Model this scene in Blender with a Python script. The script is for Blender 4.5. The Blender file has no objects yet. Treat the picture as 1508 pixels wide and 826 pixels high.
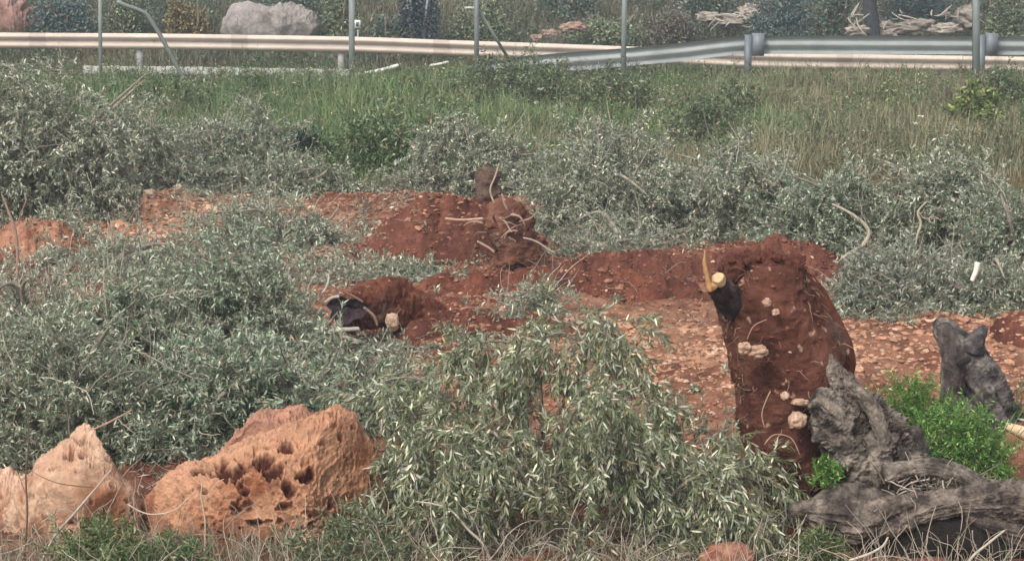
import bpy, math
import numpy as np

# ------------------------------------------------------------------ camera, sky, sun, exposure
S = bpy.context.scene
COL = S.collection
CH = 3.24                                   # camera height above the field
PITCH = math.radians(9.54)
FPX = 3480.0                                # focal length in photo pixels (1508 wide)
cam_d = bpy.data.cameras.new("camera")
cam_d.sensor_width = 36.0
cam_d.lens = FPX / 1508.0 * 36.0
cam_d.clip_start = 0.5
cam_d.clip_end = 3000
cam = bpy.data.objects.new("camera", cam_d)
cam.location = (0, 0, CH)
cam.rotation_euler = (math.radians(90) - PITCH, 0, 0)
COL.objects.link(cam)
S.camera = cam

SUN_EL, SUN_AZ = math.radians(46), math.radians(-150)
W = bpy.data.worlds.new("World")
S.world = W
W.use_nodes = True
nt = W.node_tree
sky = nt.nodes.new("ShaderNodeTexSky")
sky.sky_type = 'NISHITA'
sky.sun_disc = False
sky.sun_elevation = SUN_EL
sky.sun_rotation = SUN_AZ
sky.air_density = 1.0
sky.dust_density = 4.0
hs = nt.nodes.new("ShaderNodeHueSaturation"); hs.inputs["Saturation"].default_value = 0.38     # thin overcast: a greyer sky
nt.links.new(sky.outputs[0], hs.inputs["Color"])
nt.links.new(hs.outputs[0], nt.nodes["Background"].inputs[0])
nt.nodes["Background"].inputs[1].default_value = 0.13
sun_d = bpy.data.lights.new("sun", 'SUN')
sun_d.energy = 1.5
sun_d.angle = math.radians(10)
sun_d.color = (1.0, 0.93, 0.85)
sun = bpy.data.objects.new("sun", sun_d)
sun.rotation_euler = (math.radians(90) - SUN_EL, 0, math.pi - SUN_AZ)
COL.objects.link(sun)
S.view_settings.view_transform = 'Standard'
S.view_settings.look = 'None'
S.view_settings.exposure = 0.89
S.view_settings.gamma = 1.0
S.cycles.use_denoising = True
S.cycles.max_bounces = 5
S.cycles.diffuse_bounces = 3
S.cycles.glossy_bounces = 2
S.render.filter_size = 1.9

rng = np.random.default_rng(7)

# ------------------------------------------------------------------ helpers: pixels of the photo -> places
cP, sP = math.cos(PITCH), math.sin(PITCH)
def ray(px, py):
    a, b = px - 754.0, 413.0 - py
    return np.array([a, FPX * cP + b * sP, -FPX * sP + b * cP])
def G(px, py, z=0.0):
    r = ray(px, py); t = (z - CH) / r[2]
    return np.array([r[0] * t, r[1] * t, z])
def PT(px, py, Y):
    r = ray(px, py); t = Y / r[1]
    return np.array([r[0] * t, Y, CH + r[2] * t])
def ppm(Y, z=0.3):
    return FPX / (Y * cP + (CH - z) * sP)

# ------------------------------------------------------------------ helpers: noise
def _h(ix, iy, iz):
    n = (ix.astype(np.int64) * 374761393 + iy.astype(np.int64) * 668265263 + iz.astype(np.int64) * 2147483647 % 982451653) & 0xFFFFFFFF
    n = ((n ^ (n >> 13)) * 1274126177) & 0xFFFFFFFF
    n = ((n ^ (n >> 16)) * 2246822519) & 0xFFFFFFFF
    return ((n ^ (n >> 15)) & 0xFFFFFF) / float(0xFFFFFF) * 2 - 1
def vn(p):
    p = np.asarray(p, float)
    i = np.floor(p).astype(np.int64); f = p - i
    f = f * f * f * (f * (f * 6 - 15) + 10)
    out = 0
    for a in (0, 1):
        wa = f[:, 0] if a else 1 - f[:, 0]
        for b in (0, 1):
            wb = f[:, 1] if b else 1 - f[:, 1]
            for c in (0, 1):
                wc = f[:, 2] if c else 1 - f[:, 2]
                out = out + wa * wb * wc * _h(i[:, 0] + a, i[:, 1] + b, i[:, 2] + c * 1)
    return out
def fbm(p, o=4, ridge=False):
    p = np.asarray(p, float); s = 0; a = 1.0; t = 0
    for k in range(o):
        v = vn(p * (2.03 ** k) + 17.3 * k)
        if ridge: v = 1 - 2 * np.abs(v)
        s = s + v * a; t += a; a *= 0.5
    return s / t
def unit(v):
    return v / np.maximum(np.linalg.norm(v, axis=-1, keepdims=True), 1e-9)
def lerpc(a, b, t):
    t = np.clip(t, 0, 1)[:, None]
    return np.array(a)[None] * (1 - t) + np.array(b)[None] * t

# ------------------------------------------------------------------ helpers: meshes
class MB:
    def __init__(s): s.v = []; s.c = []; s.f = {}; s.n = 0
    def add(s, v, f, col):
        v = np.asarray(v, np.float32).reshape(-1, 3)
        col = np.asarray(col, np.float32)
        if col.ndim == 1: col = np.repeat(col[None], len(v), 0)
        s.v.append(v); s.c.append(col)
        for fa in (f if isinstance(f, list) and isinstance(f[0], np.ndarray) else [f]):
            fa = np.asarray(fa)
            if len(fa): s.f.setdefault(fa.shape[1], []).append(fa + s.n)
        s.n += len(v)
    def build(s, name, mat, parent=None, smooth=True):
        me = bpy.data.meshes.new(name)
        v = np.concatenate(s.v); c = np.concatenate(s.c)
        me.vertices.add(len(v)); me.vertices.foreach_set("co", v.ravel())
        li, tot = [], []
        for k, fs in s.f.items():
            fa = np.concatenate(fs); li.append(fa.ravel()); tot.append(np.full(len(fa), k))
        li = np.concatenate(li).astype(np.int32); tot = np.concatenate(tot).astype(np.int32)
        st = np.concatenate([[0], np.cumsum(tot)[:-1]]).astype(np.int32)
        me.loops.add(len(li)); me.loops.foreach_set("vertex_index", li)
        me.polygons.add(len(tot)); me.polygons.foreach_set("loop_start", st); me.polygons.foreach_set("loop_total", tot)
        me.polygons.foreach_set("use_smooth", np.full(len(tot), smooth))
        at = me.attributes.new("col", 'FLOAT_COLOR', 'POINT')
        at.data.foreach_set("color", np.concatenate([c, np.ones((len(c), 1), np.float32)], 1).astype(np.float32).ravel())
        me.update(); me.validate()
        me.materials.append(mat)
        o = bpy.data.objects.new(name, me); COL.objects.link(o)
        if parent is not None: o.parent = parent
        return o
def tag(o, label=None, cat=None, group=None, kind=None):
    if label: o["label"] = label
    if cat: o["category"] = cat
    if group: o["group"] = group
    if kind: o["kind"] = kind
    return o
ROOTS = []
def thing(name, label, cat, loc, group=None):
    o = bpy.data.objects.new(name, None); COL.objects.link(o)
    o.location = tuple(float(a) for a in loc)
    o.empty_display_size = 0.1
    tag(o, label, cat, group)
    ROOTS.append(o)
    return o
def settle():                                     # parts were modelled in world space: keep them there
    for r in ROOTS:
        M = __import__("mathutils").Matrix.Translation(r.location).inverted()
        for c in r.children: c.matrix_parent_inverse = M

def mat(name, rough=0.85, vary=0.25, vscale=12.0, bump=0.0, bscale=60.0, back=None, spec=0.3, metallic=0.0, hue=None):
    m = bpy.data.materials.new(name); m.use_nodes = True
    t = m.node_tree; N = t.nodes; L = t.links
    b = N["Principled BSDF"]
    b.inputs["Roughness"].default_value = rough
    b.inputs["Specular IOR Level"].default_value = spec
    b.inputs["Metallic"].default_value = metallic
    a = N.new("ShaderNodeAttribute"); a.attribute_name = "col"
    out = a.outputs["Color"]
    tc = N.new("ShaderNodeTexCoord")
    if vary:
        n = N.new("ShaderNodeTexNoise"); n.inputs["Scale"].default_value = vscale; n.inputs["Detail"].default_value = 6; n.inputs["Roughness"].default_value = 0.65
        L.new(tc.outputs["Object"], n.inputs["Vector"])
        r = N.new("ShaderNodeMapRange"); r.inputs["From Min"].default_value = 0.3; r.inputs["From Max"].default_value = 0.7
        r.inputs["To Min"].default_value = 1 - vary; r.inputs["To Max"].default_value = 1 + vary
        L.new(n.outputs["Fac"], r.inputs["Value"])
        mx = N.new("ShaderNodeVectorMath"); mx.operation = 'SCALE'
        L.new(out, mx.inputs[0]); L.new(r.outputs[0], mx.inputs["Scale"])
        out = mx.outputs[0]
    if back:
        g = N.new("ShaderNodeNewGeometry"); mi = N.new("ShaderNodeMix"); mi.data_type = 'RGBA'
        L.new(g.outputs["Backfacing"], mi.inputs["Factor"]); L.new(out, mi.inputs["A"]); mi.inputs["B"].default_value = (*back, 1)
        out = mi.outputs["Result"]
    L.new(out, b.inputs["Base Color"])
    if bump:
        n2 = N.new("ShaderNodeTexNoise"); n2.inputs["Scale"].default_value = bscale; n2.inputs["Detail"].default_value = 5; n2.inputs["Roughness"].default_value = 0.7
        L.new(tc.outputs["Object"], n2.inputs["Vector"])
        bp = N.new("ShaderNodeBump"); bp.inputs["Strength"].default_value = bump; bp.inputs["Distance"].default_value = 0.02
        L.new(n2.outputs["Fac"], bp.inputs["Height"]); L.new(bp.outputs[0], b.inputs["Normal"])
    return m
M = dict(
    ground=mat("red_earth", 0.95, 0.35, 7.0, 0.9, 45, spec=0.1),
    soil=mat("moist_soil", 0.95, 0.35, 14.0, 1.0, 55, spec=0.1),
    rock=mat("karst_rock", 0.9, 0.22, 22.0, 0.8, 60, spec=0.15),
    clod=mat("clods", 0.95, 0.2, 30.0, spec=0.1),
    olive=mat("olive_leaf", 0.42, 0, back=(0.32, 0.355, 0.265), spec=0.5),
    green=mat("weed_leaf", 0.6, 0, spec=0.3),
    twig=mat("twig_bark", 0.9, 0.2, 30, spec=0.15),
    bark=mat("old_bark", 0.92, 0.45, 16.0, 1.0, 70, spec=0.15),
    wood=mat("cut_wood", 0.7, 0.25, 30.0, 0.3, 90),
    metal=mat("galvanised_steel", 0.5, 0.14, 3.0, spec=0.5, metallic=0.0),
    paint=mat("weathered_rail", 0.5, 0.12, 2.5, spec=0.4),
    asphalt=mat("asphalt", 0.9, 0.2, 20.0, 0.4, 80),
    concrete=mat("concrete", 0.9, 0.2, 6.0, 0.3, 50),
)

# ------------------------------------------------------------------ terrain
_rx = [PT(p, y, 47.0) for p, y in ((-800, 47), (-60, 48), (250, 50), (510, 54), (720, 61.5), (900, 67.5), (1130, 78), (1580, 85), (2300, 92))]
RX = np.array([p[0] for p in _rx]); RZ = np.array([p[2] for p in _rx])
def zroad(x): return np.interp(x, RX, RZ) - 0.75
def th(x, y, detail=True):
    x = np.atleast_1d(np.asarray(x, float)); y = np.atleast_1d(np.asarray(y, float))
    zr = zroad(x)
    z = np.zeros_like(x)
    z = np.where(y > 36, -0.1 * np.clip((y - 36) / 4, 0, 1), z)
    t = np.clip((y - 40.6) / 2.0, 0, 1); t = t * t * (3 - 2 * t)
    z = z * (1 - t) + (zr) * t
    up = np.clip(y - 48.2, 0, None)
    z = z + np.where(up > 0, 0.13 * up, 0) + 0.20 * np.clip(y - 78, 0, 120) - 0.18 * np.clip(y - 150, 0, 60)
    q = np.stack([x, y, np.zeros_like(x)], 1)
    off = 1 - np.exp(-((y - 44.5) / 3.2) ** 4) if True else 1
    rough = np.where((y > 42.2) & (y < 48.2), 0.0, 1.0)
    n = 0.07 * fbm(q * 0.55, 2) + 0.6 * np.clip((y - 50) / 30, 0, 1) * fbm(q * 0.12, 3)
    if detail:
        near = np.clip((34 - y) / 4, 0, 1) * np.clip((y - 5) / 3, 0, 1)
        n = n + near * (0.05 * fbm(q * np.array([2.2, 4.5, 1]) + 5, 3) + 0.034 * fbm(q * 11, 2) + 0.03 * fbm(q * np.array([1.1, 6.5, 1]) + 60, 3, ridge=True))
    return z + n * rough
def gz(x, y): return float(th([x], [y])[0])

# colour of the ground, by place
def zone_soil(x, y):
    q = np.stack([x, y, 0 * x], 1)
    lim = 25.5 + 1.2 * fbm(q * 0.35 + 3, 2) + np.interp(x, [-8, -3.5, -1, 0.5, 2, 8], [-0.2, -0.2, 0.0, -0.4, -2.2, -2.6])
    return np.clip((lim - y) / 0.8, 0, 1)
def tan_(q):                                  # drier, paler earth where the field was driven over
    x, y = q[:, 0], q[:, 1]
    return np.exp(-((x - 1.0) / 1.3) ** 2 - ((y - 16.2) / 1.6) ** 2) + np.exp(-((x - 3.2) / 1.5) ** 2 - ((y - 16.3) / 1.6) ** 2) + .5 * np.exp(-((x + .2) / 1.2) ** 2 - ((y - 18.2) / .7) ** 2) - .5 * np.exp(-((y - 19.0) / .9) ** 2) * (x > -1) + .8 * np.exp(-((x + 3.4) / 1.6) ** 2 - ((y - 23) / 2.2) ** 2) + .35 * np.exp(-((x + 1.6) / 1.0) ** 2 - ((y - 20.5) / 2) ** 2)
def soilcol(q, sc=1.0):
    a = fbm(q * 1.7 * sc + 9, 3) * 0.5 + 0.5
    b = fbm(q * 9 * sc, 3) * 0.5 + 0.5
    c = lerpc((0.15, 0.057, 0.037), (0.38, 0.215, 0.135), (a - 0.35) * 1.3 + .12 * tan_(q))
    d = lerpc((0.75,) * 3, (1.3,) * 3, (b - 0.25) * 2)
    return c * d
xs = np.concatenate([-np.geomspace(400, 8.2, 50), np.arange(-8, -4.2, 0.06), np.arange(-4.2, 4.2, 0.032), np.arange(4.2, 8.05, 0.06), np.geomspace(8.2, 400, 50)])
ys = np.concatenate([-np.geomspace(60, 0.5, 20), np.arange(0, 9.5, 0.5), np.arange(9.5, 19, 0.032), np.arange(19, 28, 0.05), np.arange(28, 62, 0.14), np.geomspace(62.3, 600, 80)])
X, Y = np.meshgrid(xs, ys)
x, y = X.ravel(), Y.ravel()
z = th(x, y)
q = np.stack([x, y, 0 * x], 1)
zs = zone_soil(x, y)[:, None]
veg = lerpc((0.10, 0.085, 0.045), (0.07, 0.085, 0.038), fbm(q * 0.8 + 1, 3) + 0.5)
red = np.clip(fbm(q * 0.5 + 31, 2) * 3 - 0.6, 0, 1)[:, None]
veg = veg * (1 - 0.6 * red) + np.array([0.17, 0.085, 0.05]) * 0.6 * red
gcol = soilcol(q) * zs + veg * (1 - zs)
nx, ny = len(xs), len(ys)
idx = np.arange(nx * ny).reshape(ny, nx)
F = np.stack([idx[:-1, :-1].ravel(), idx[:-1, 1:].ravel(), idx[1:, 1:].ravel(), idx[1:, :-1].ravel()], 1)
b = MB(); b.add(np.stack([x, y, z], 1), F, gcol)
tag(b.build("ground", M["ground"]), "red stony earth of the cleared grove rising to a scrubby bank", "ground", kind="structure")

# road with a gravel shoulder, kerb at its far edge
def strip(name, y0, y1, dz, col, m, label, cat, xs_=np.linspace(-60, 60, 160), **k):
    b = MB(); v0 = np.stack([xs_, 0 * xs_ + y0, th(xs_, 0 * xs_ + y0) + dz], 1); v1 = np.stack([xs_, 0 * xs_ + y1, th(xs_, 0 * xs_ + y1) + dz], 1)
    n = len(xs_); f = np.stack([np.arange(n - 1), np.arange(1, n), np.arange(1, n) + n, np.arange(n - 1) + n], 1)
    b.add(np.concatenate([v0, v1]), f, col); return tag(b.build(name, m), label, cat, **k)
strip("road", 42.7, 46.3, 0.008, (0.06, 0.06, 0.062), M["asphalt"], "grey asphalt road running between the two guardrails", "road", kind="structure")
strip("road_marking", 42.85, 42.97, 0.013, (0.6, 0.6, 0.58), M["concrete"], "white painted edge line on the asphalt road", "road marking", kind="structure")

def box_mb(b, p0, p1, w, h, col, up=(0, 0, 1)):
    p0 = np.array(p0, float); p1 = np.array(p1, float); d = unit(p1 - p0)
    s = unit(np.cross(d, up)); u = np.cross(s, d)
    o = [(-1, -1), (1, -1), (1, 1), (-1, 1)]
    v = [p + s * a * w / 2 + u * c * h / 2 for p in (p0, p1) for a, c in o]
    b.add(v, [[0, 1, 2, 3], [7, 6, 5, 4], [0, 4, 5, 1], [1, 5, 6, 2], [2, 6, 7, 3], [3, 7, 4, 0]], col)

# ------------------------------------------------------------------ tubes and gnarled wood
def smooth_path(pts, n):
    pts = np.asarray(pts, float); m = len(pts)
    t = np.linspace(0, m - 1, n); i = np.clip(np.floor(t).astype(int), 0, m - 2); f = (t - i)[:, None]
    g = lambda k: pts[np.clip(k, 0, m - 1)]
    a, b_, c, d = g(i - 1), g(i), g(i + 1), g(i + 2)
    return 0.5 * ((2 * b_) + (-a + c) * f + (2 * a - 5 * b_ + 4 * c - d) * f ** 2 + (-a + 3 * b_ - 3 * c + d) * f ** 3)
def frames(P):
    T = unit(np.gradient(P, axis=0))
    ref = np.array([0, 0, 1.0]) if abs(T[0][2]) < 0.8 else np.array([0, 1.0, 0])
    U = np.zeros_like(P); u = unit(np.cross(np.cross(T[0], ref), T[0]))
    for k in range(len(P)):
        u = u - T[k] * np.dot(u, T[k]); u = u / np.linalg.norm(u); U[k] = u
    return T, U, np.cross(T, U)
def tube(b, pts, radii, col, n=40, seg=8, gnarl=0.0, twist=0.0, lump=0.0, flat=1.0, seed=0.0, colf=None, knots=9, close=True, fine=0.0):
    pr = np.concatenate([np.asarray(pts, float), np.asarray(radii, float)[:, None]], 1)
    sp = smooth_path(pr, n); P = sp[:, :3]; R = np.maximum(sp[:, 3], 0.0008)
    T, U, V = frames(P)
    a = np.linspace(0, 2 * np.pi, seg, endpoint=False)
    s = np.concatenate([[0], np.cumsum(np.linalg.norm(np.diff(P, axis=0), axis=1))])
    A, Sg = np.meshgrid(a, s); RR = np.repeat(R[:, None], seg, 1)
    k = np.ones_like(A)
    if gnarl:
        an = A + twist * Sg
        q = np.stack([np.cos(an) * 2.4 + seed, np.sin(an) * 2.4, Sg / max(R.mean(), 1e-3) * 0.35], -1).reshape(-1, 3)
        k = k + gnarl * fbm(q, 4, ridge=True).reshape(A.shape)
        q = np.stack([np.cos(an) * 8 + seed, np.sin(an) * 8, Sg / max(R.mean(), 1e-3) * 0.45], -1).reshape(-1, 3)
        k = k + gnarl * .32 * fbm(q, 3, ridge=True).reshape(A.shape)
    if lump:
        q = (P[:, None] + (np.cos(A)[..., None] * U[:, None] + np.sin(A)[..., None] * V[:, None]) * RR[..., None]).reshape(-1, 3)
        k = k + lump * fbm(q * knots + seed, 4).reshape(A.shape)
        if fine: k = k + fine * fbm(q * knots * 5 + seed, 3, ridge=True).reshape(A.shape)
    if close:
        e = np.minimum(np.arange(n), n - 1 - np.arange(n)) / max(2.0, n * 0.06)
        cap = np.sqrt(np.clip(1 - (1 - np.clip(e, 0, 1)) ** 2, 0, 1))
        k = k * cap[:, None]
    v = P[:, None] + (np.cos(A) * RR * k)[..., None] * U[:, None] + (np.sin(A) * RR * k * flat)[..., None] * V[:, None]
    idx = np.arange(n * seg).reshape(n, seg); j = np.roll(idx, -1, 1)
    f = np.stack([idx[:-1].ravel(), j[:-1].ravel(), j[1:].ravel(), idx[1:].ravel()], 1)
    vv = v.reshape(-1, 3)
    c = colf(vv, k.ravel()) if colf else col
    if close or seg > 8:
        ff = [f]
        vv = np.concatenate([vv, P[:1], P[-1:]])
        if colf: c = np.concatenate([c, c[:1], c[-1:]])
        m = n * seg
        ff.append(np.stack([np.full(seg, m), j[0], idx[0]], 1)); ff.append(np.stack([np.full(seg, m + 1), idx[-1], j[-1]], 1))
        b.add(vv, ff, c)
    else: b.add(vv, f, c)
    return P
def bulk_tubes(b, P, r0, r1, col, seg=3):                # many thin stems at once, P is (N, K, 3)
    N, K, _ = P.shape
    if not N: return
    T = unit(np.gradient(P, axis=1)); ref = np.where(np.abs(T[..., 2:]) < 0.9, np.array([0, 0, 1.0]), np.array([1.0, 0, 0]))
    U = unit(np.cross(T, ref)); V = np.cross(T, U)
    R = np.linspace(1, 0, K)[None, :, None] * (np.asarray(r0).reshape(-1, 1, 1) - r1) + r1
    v = np.stack([P + R * (math.cos(t) * U + math.sin(t) * V) for t in np.linspace(0, 2 * math.pi, seg, endpoint=False)], 2)
    idx = np.arange(N * K * seg).reshape(N, K, seg); j = np.roll(idx, -1, 2)
    f = np.stack([idx[:, :-1].ravel(), j[:, :-1].ravel(), j[:, 1:].ravel(), idx[:, 1:].ravel()], 1)
    col = np.asarray(col)
    if col.ndim == 2: col = np.repeat(col, K * seg, 0)
    b.add(v.reshape(-1, 3), f, col)

# ------------------------------------------------------------------ leaves, sprays
def leaves(b, p, d, L, Wd, col, hexa=True, curl=0.12):
    n = len(p)
    if not n: return
    L = np.asarray(L).reshape(-1, 1) * np.ones((n, 1)); Wd = np.asarray(Wd).reshape(-1, 1) * np.ones((n, 1))
    d = unit(d); s = unit(np.cross(d, unit(rng.normal(size=(n, 3)) * 0.8 + np.array([0, 0, 1.0])))); m = np.cross(s, d)
    tip = p + d * L - m * L * curl
    if hexa:
        v = np.stack([p, p + d * L * .32 + s * Wd * .46, p + d * L * .7 + s * Wd * .36 - m * L * curl * .4, tip,
                      p + d * L * .7 - s * Wd * .36 - m * L * curl * .4, p + d * L * .32 - s * Wd * .46], 1)
        k = 6
    else:
        v = np.stack([p, p + d * L * .5 + s * Wd * .5, tip, p + d * L * .5 - s * Wd * .5], 1); k = 4
    b.add(v.reshape(-1, 3), np.arange(n * k).reshape(n, k), np.repeat(col, k, 0))
def integ(p0, d0, L, K, droop, wig):
    P = [p0]; d = unit(d0); st = (np.asarray(L).reshape(-1, 1) / K)
    for k in range(K):
        d = unit(d + np.array([0, 0, -1.0]) * droop * st + rng.normal(size=d.shape) * wig)
        P.append(P[-1] + d * st)
    return np.stack(P, 1)
def samp(P, t):                                        # positions and tangents at fractions t (N, M)
    K = P.shape[1] - 1; u = np.clip(t, 0, 0.9999) * K; i = np.floor(u).astype(int); f = (u - i)[..., None]
    n = np.arange(len(P))[:, None]
    a, c = P[n, i], P[n, i + 1]
    return a * (1 - f) + c * f, unit(c - a)
PAL_OLIVE = dict(dark=(0.058, 0.10, 0.05), mid=(0.165, 0.21, 0.125), pale=(0.42, 0.43, 0.32))
def olive_cols(n, pal, bright=1.0, pale_share=0.22):
    t = rng.random(n); c = lerpc(pal["dark"], pal["mid"], t)
    pm = rng.random(n) < pale_share
    c[pm] = np.array(pal["pale"]) * rng.uniform(0.8, 1.35, (pm.sum(), 1))
    dm = rng.random(n) < .08; c[dm] = np.array([0.24, 0.17, 0.10]) * rng.uniform(.6, 1.4, (dm.sum(), 1))
    return np.clip(c * bright * rng.uniform(0.8, 1.2, (n, 1)), 0, 0.8)
def lift(P, eps=0.015):
    f = P.reshape(-1, 3); hz = th(f[:, 0], f[:, 1], False) + eps
    f[:, 2] = np.maximum(f[:, 2], hz + rng.random(len(f)) * 0.02); return f.reshape(P.shape)
def sprays(bl, bt, p0, d0, L, droop=2.0, wig=0.10, nside=4, spacing=0.022, leafL=0.055, leafW=0.012, pal=PAL_OLIVE, bright=1.0,
           pale=0.22, hexa=True, twigcol=(0.20, 0.18, 0.15), r=0.003, K=7, sidef=0.45, spread=0.75, hang=0.0):
    L = np.asarray(L) * np.ones(len(p0))
    P = lift(integ(p0, d0, L, K, droop, wig))
    sets = [(P, L)]
    bulk_tubes(bt, P, np.full(len(P), r), r * 0.35, twigcol)
    if nside:
        t = rng.uniform(0.12, 0.9, (len(P), nside)); sp, tg = samp(P, t)
        sp = sp.reshape(-1, 3); tg = tg.reshape(-1, 3)
        pd = unit(np.cross(tg, rng.normal(size=tg.shape)))
        Ls = np.repeat(L, nside) * sidef * (1.15 - t.ravel() * 0.7) * rng.uniform(0.6, 1.2, len(sp))
        P2 = lift(integ(sp, tg * 0.7 + pd * 0.8, Ls, 4, droop, wig))
        bulk_tubes(bt, P2, np.full(len(P2), r * .6), r * .25, twigcol)
        sets.append((P2, Ls))
    for Q, LL in sets:
        m = max(3, int(np.mean(LL) / spacing)); n = len(Q)
        t = (np.arange(m)[None] + rng.random((n, m)) * .5 + .2) / m * 0.92 + 0.08
        pos, tg = samp(Q, t); pos = pos.reshape(-1, 3); tg = tg.reshape(-1, 3)
        pr = unit(np.cross(tg, rng.normal(size=tg.shape)))
        for sgn in (1, -1):
            dd = tg * 0.75 + pr * sgn * spread + rng.normal(size=tg.shape) * 0.15 + np.array([0, 0, -hang])
            k = rng.uniform(0.45, 1.25, len(pos))
            leaves(bl, pos, dd, leafL * k, leafW * rng.uniform(0.8, 1.2, len(pos)), olive_cols(len(pos), pal, bright, pale), hexa)
def hemi(n, zmin=0.0):
    v = rng.normal(size=(n * 3, 3)); v = unit(v); v = v[v[:, 2] > zmin - 0.0][:n]
    return v
def crown(label, px, base, w, top, n, ry=None, L=0.42, Yc=None, leafL=0.055, leafW=0.013, pal=PAL_OLIVE, bright=1.0, pale=0.2, hexa=True,
          limbs=5, droop=1.8, name="felled_olive_crown", cat="cut branches", group="felled olive crowns heaped in the grove", nside=4,
          spacing=0.022, inner=0.35, bare=0, seed=None, twigcol=(0.30, 0.26, 0.21)):
    g = G(px, base); s0 = ppm(g[1]); rx = w / 2 / s0
    if ry is None: ry = rx * 0.8
    yc = g[1] + ry * 0.75 if Yc is None else Yc
    c = PT(px, base, yc); s = ppm(yc); cx = (px - 754) / s; z0 = gz(cx, yc)
    H = max(0.12, PT(px, top, yc)[2] - z0)
    root = thing(name, label, cat, (cx, yc, z0), group)
    u = hemi(n); sd = rng.random() * 50 if seed is None else seed
    rr = (inner + (1 - inner) * rng.random(len(u)) ** 0.6) * (1 + 0.30 * fbm(u * 1.8 + sd, 2))
    p0 = np.array([cx, yc, z0]) + u * rr[:, None] * np.array([rx, ry, H]) * np.array([0.85, 0.85, 0.86])
    d0 = u * np.array([1, 1, 0.6]) * 0.6 + unit(rng.normal(size=u.shape)) * 0.75 + np.array([0, 0, 0.25])
    p0 = p0 - unit(d0) * L * 0.35
    bl, bt = MB(), MB(); sz_ = rng.uniform(.72, .95); spacing = spacing * .72; pale = max(pale, .25)
    sprays(bl, bt, p0, d0, L * rng.uniform(0.6, 1.35, len(p0)), droop=droop, leafL=leafL * sz_, leafW=leafW * sz_, pal=pal, bright=bright, pale=pale, hexa=hexa,
           nside=nside, spacing=spacing, twigcol=twigcol)
    if bare:
        bare = int(bare * 2.5); ub = hemi(bare); pb = np.array([cx, yc, z0]) + ub * np.array([rx, ry, H]) * 0.7
        Pb = lift(integ(pb, ub * 0.5 + rng.normal(size=ub.shape) * 0.5 + np.array([0, 0, .4]), rng.uniform(.25, .6, len(pb)), 8, 0.3, 0.16))
        bulk_tubes(bt, Pb, np.full(len(Pb), 0.006), 0.002, np.array([0.33, 0.29, 0.23]) * rng.uniform(0.6, 1.3, (len(Pb), 1)))
    bl.build("foliage", M["olive"], root); bt.build("twigs", M["twig"], root)
    for k in range(limbs):
        a = rng.uniform(0, 2 * math.pi); e = rng.uniform(0.3, .85); l_ = rng.uniform(0.6, 1.0)
        end = np.array([math.cos(a) * rx * l_, math.sin(a) * ry * l_, H * e])
        mid = end * 0.5 + rng.normal(size=3) * 0.08 + np.array([0, 0, H * .12])
        bb = MB(); o = np.array([cx, yc, z0 + 0.05])
        tube(bb, [o - end * 0.3 * np.array([1, 1, 0]), o + mid, o + end], [0.028, 0.017, 0.005], (0.33, 0.29, 0.235), n=24, seg=8, gnarl=0.15, lump=.2)
        bb.build("limb", M["bark"], root)
    return root

# ------------------------------------------------------------------ grass and weeds
def blades(b, p, h, w, lean, col, wig=0.4):
    n = len(p); a = rng.uniform(0, 2 * np.pi, n); d = np.stack([np.cos(a), np.sin(a), 0 * a], 1)
    s = np.stack([-np.sin(a), np.cos(a), 0 * a], 1); s = unit(s + d * rng.normal(size=(n, 1)) * .6)
    h = np.asarray(h).reshape(-1, 1) * np.ones((n, 1)); w = np.asarray(w).reshape(-1, 1) * np.ones((n, 1)); ln = (rng.random((n, 1)) ** 1.3) * lean
    up = np.array([0, 0, 1.0])
    m = p + up * h * .5 + d * h * ln * .3 + rng.normal(size=(n, 3)) * 0.03 * h; t = p + up * h * (1 - .35 * ln) + d * h * ln
    v = np.stack([p - s * w / 2, p + s * w / 2, m + s * w * .4, m - s * w * .4, t], 1).reshape(-1, 3)
    i = np.arange(n)[:, None] * 5
    b.add(v, [i + np.array([[0, 1, 2, 3]]), i + np.array([[3, 2, 4]])], np.repeat(col, 5, 0))
def field(n, x0, x1, y0, y1, dens=None):
    x = rng.uniform(x0, x1, n); y = rng.uniform(y0, y1, n)
    if dens is not None:
        k = rng.random(n) < dens(x, y); x, y = x[k], y[k]
    return np.stack([x, y, th(x, y, False) - 0.01], 1)

# bank of long grass on the near side of the road
def in_view(x, y): return (np.abs(x) < 0.235 * y + 1.5) * 1.0
def bank_d(x, y):
    q = np.stack([x, y, 0 * x], 1)
    return in_view(x, y) * np.clip(0.55 + 0.9 * fbm(q * 0.6 + 8, 2), 0.12, 1)
p = field(230000, -12, 12, 25.5, 41.2, bank_d)
q = p * np.array([1, 1, 0])
patch = fbm(q * np.array([0.35, 0.5, 1]) + 40, 3); p2 = fbm(q * 1.6 + 77, 2)
c = lerpc((0.10, 0.165, 0.06), (0.175, 0.165, 0.095), patch * 1.8 + 0.4 + (p[:, 0] - 1) * 0.10)
c = c * lerpc((0.75,) * 3, (1.35,) * 3, p2 + 0.5) * rng.uniform(0.65, 1.4, (len(p), 1))
dry = rng.random(len(p)) < 0.10; c[dry] = np.array([0.32, 0.28, 0.17]) * rng.uniform(0.7, 1.3, (dry.sum(), 1))
hgt = (0.22 + 0.22 * np.clip(fbm(q * 0.9 + 13, 2) + 0.4, 0, 1.2)) * rng.uniform(0.5, 1.25, len(p))
b = MB(); hgt = hgt * np.where((p[:, 0] < -1.5) & (p[:, 1] > 38.6), .55, 1.0)
hgt = hgt * np.clip(1 + .9 * fbm(q * 2.3 + 6, 2), .4, 1.8)
blades(b, p, hgt, rng.uniform(0.005, 0.012, len(p)), 1.5, c, wig=1.2)
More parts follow.
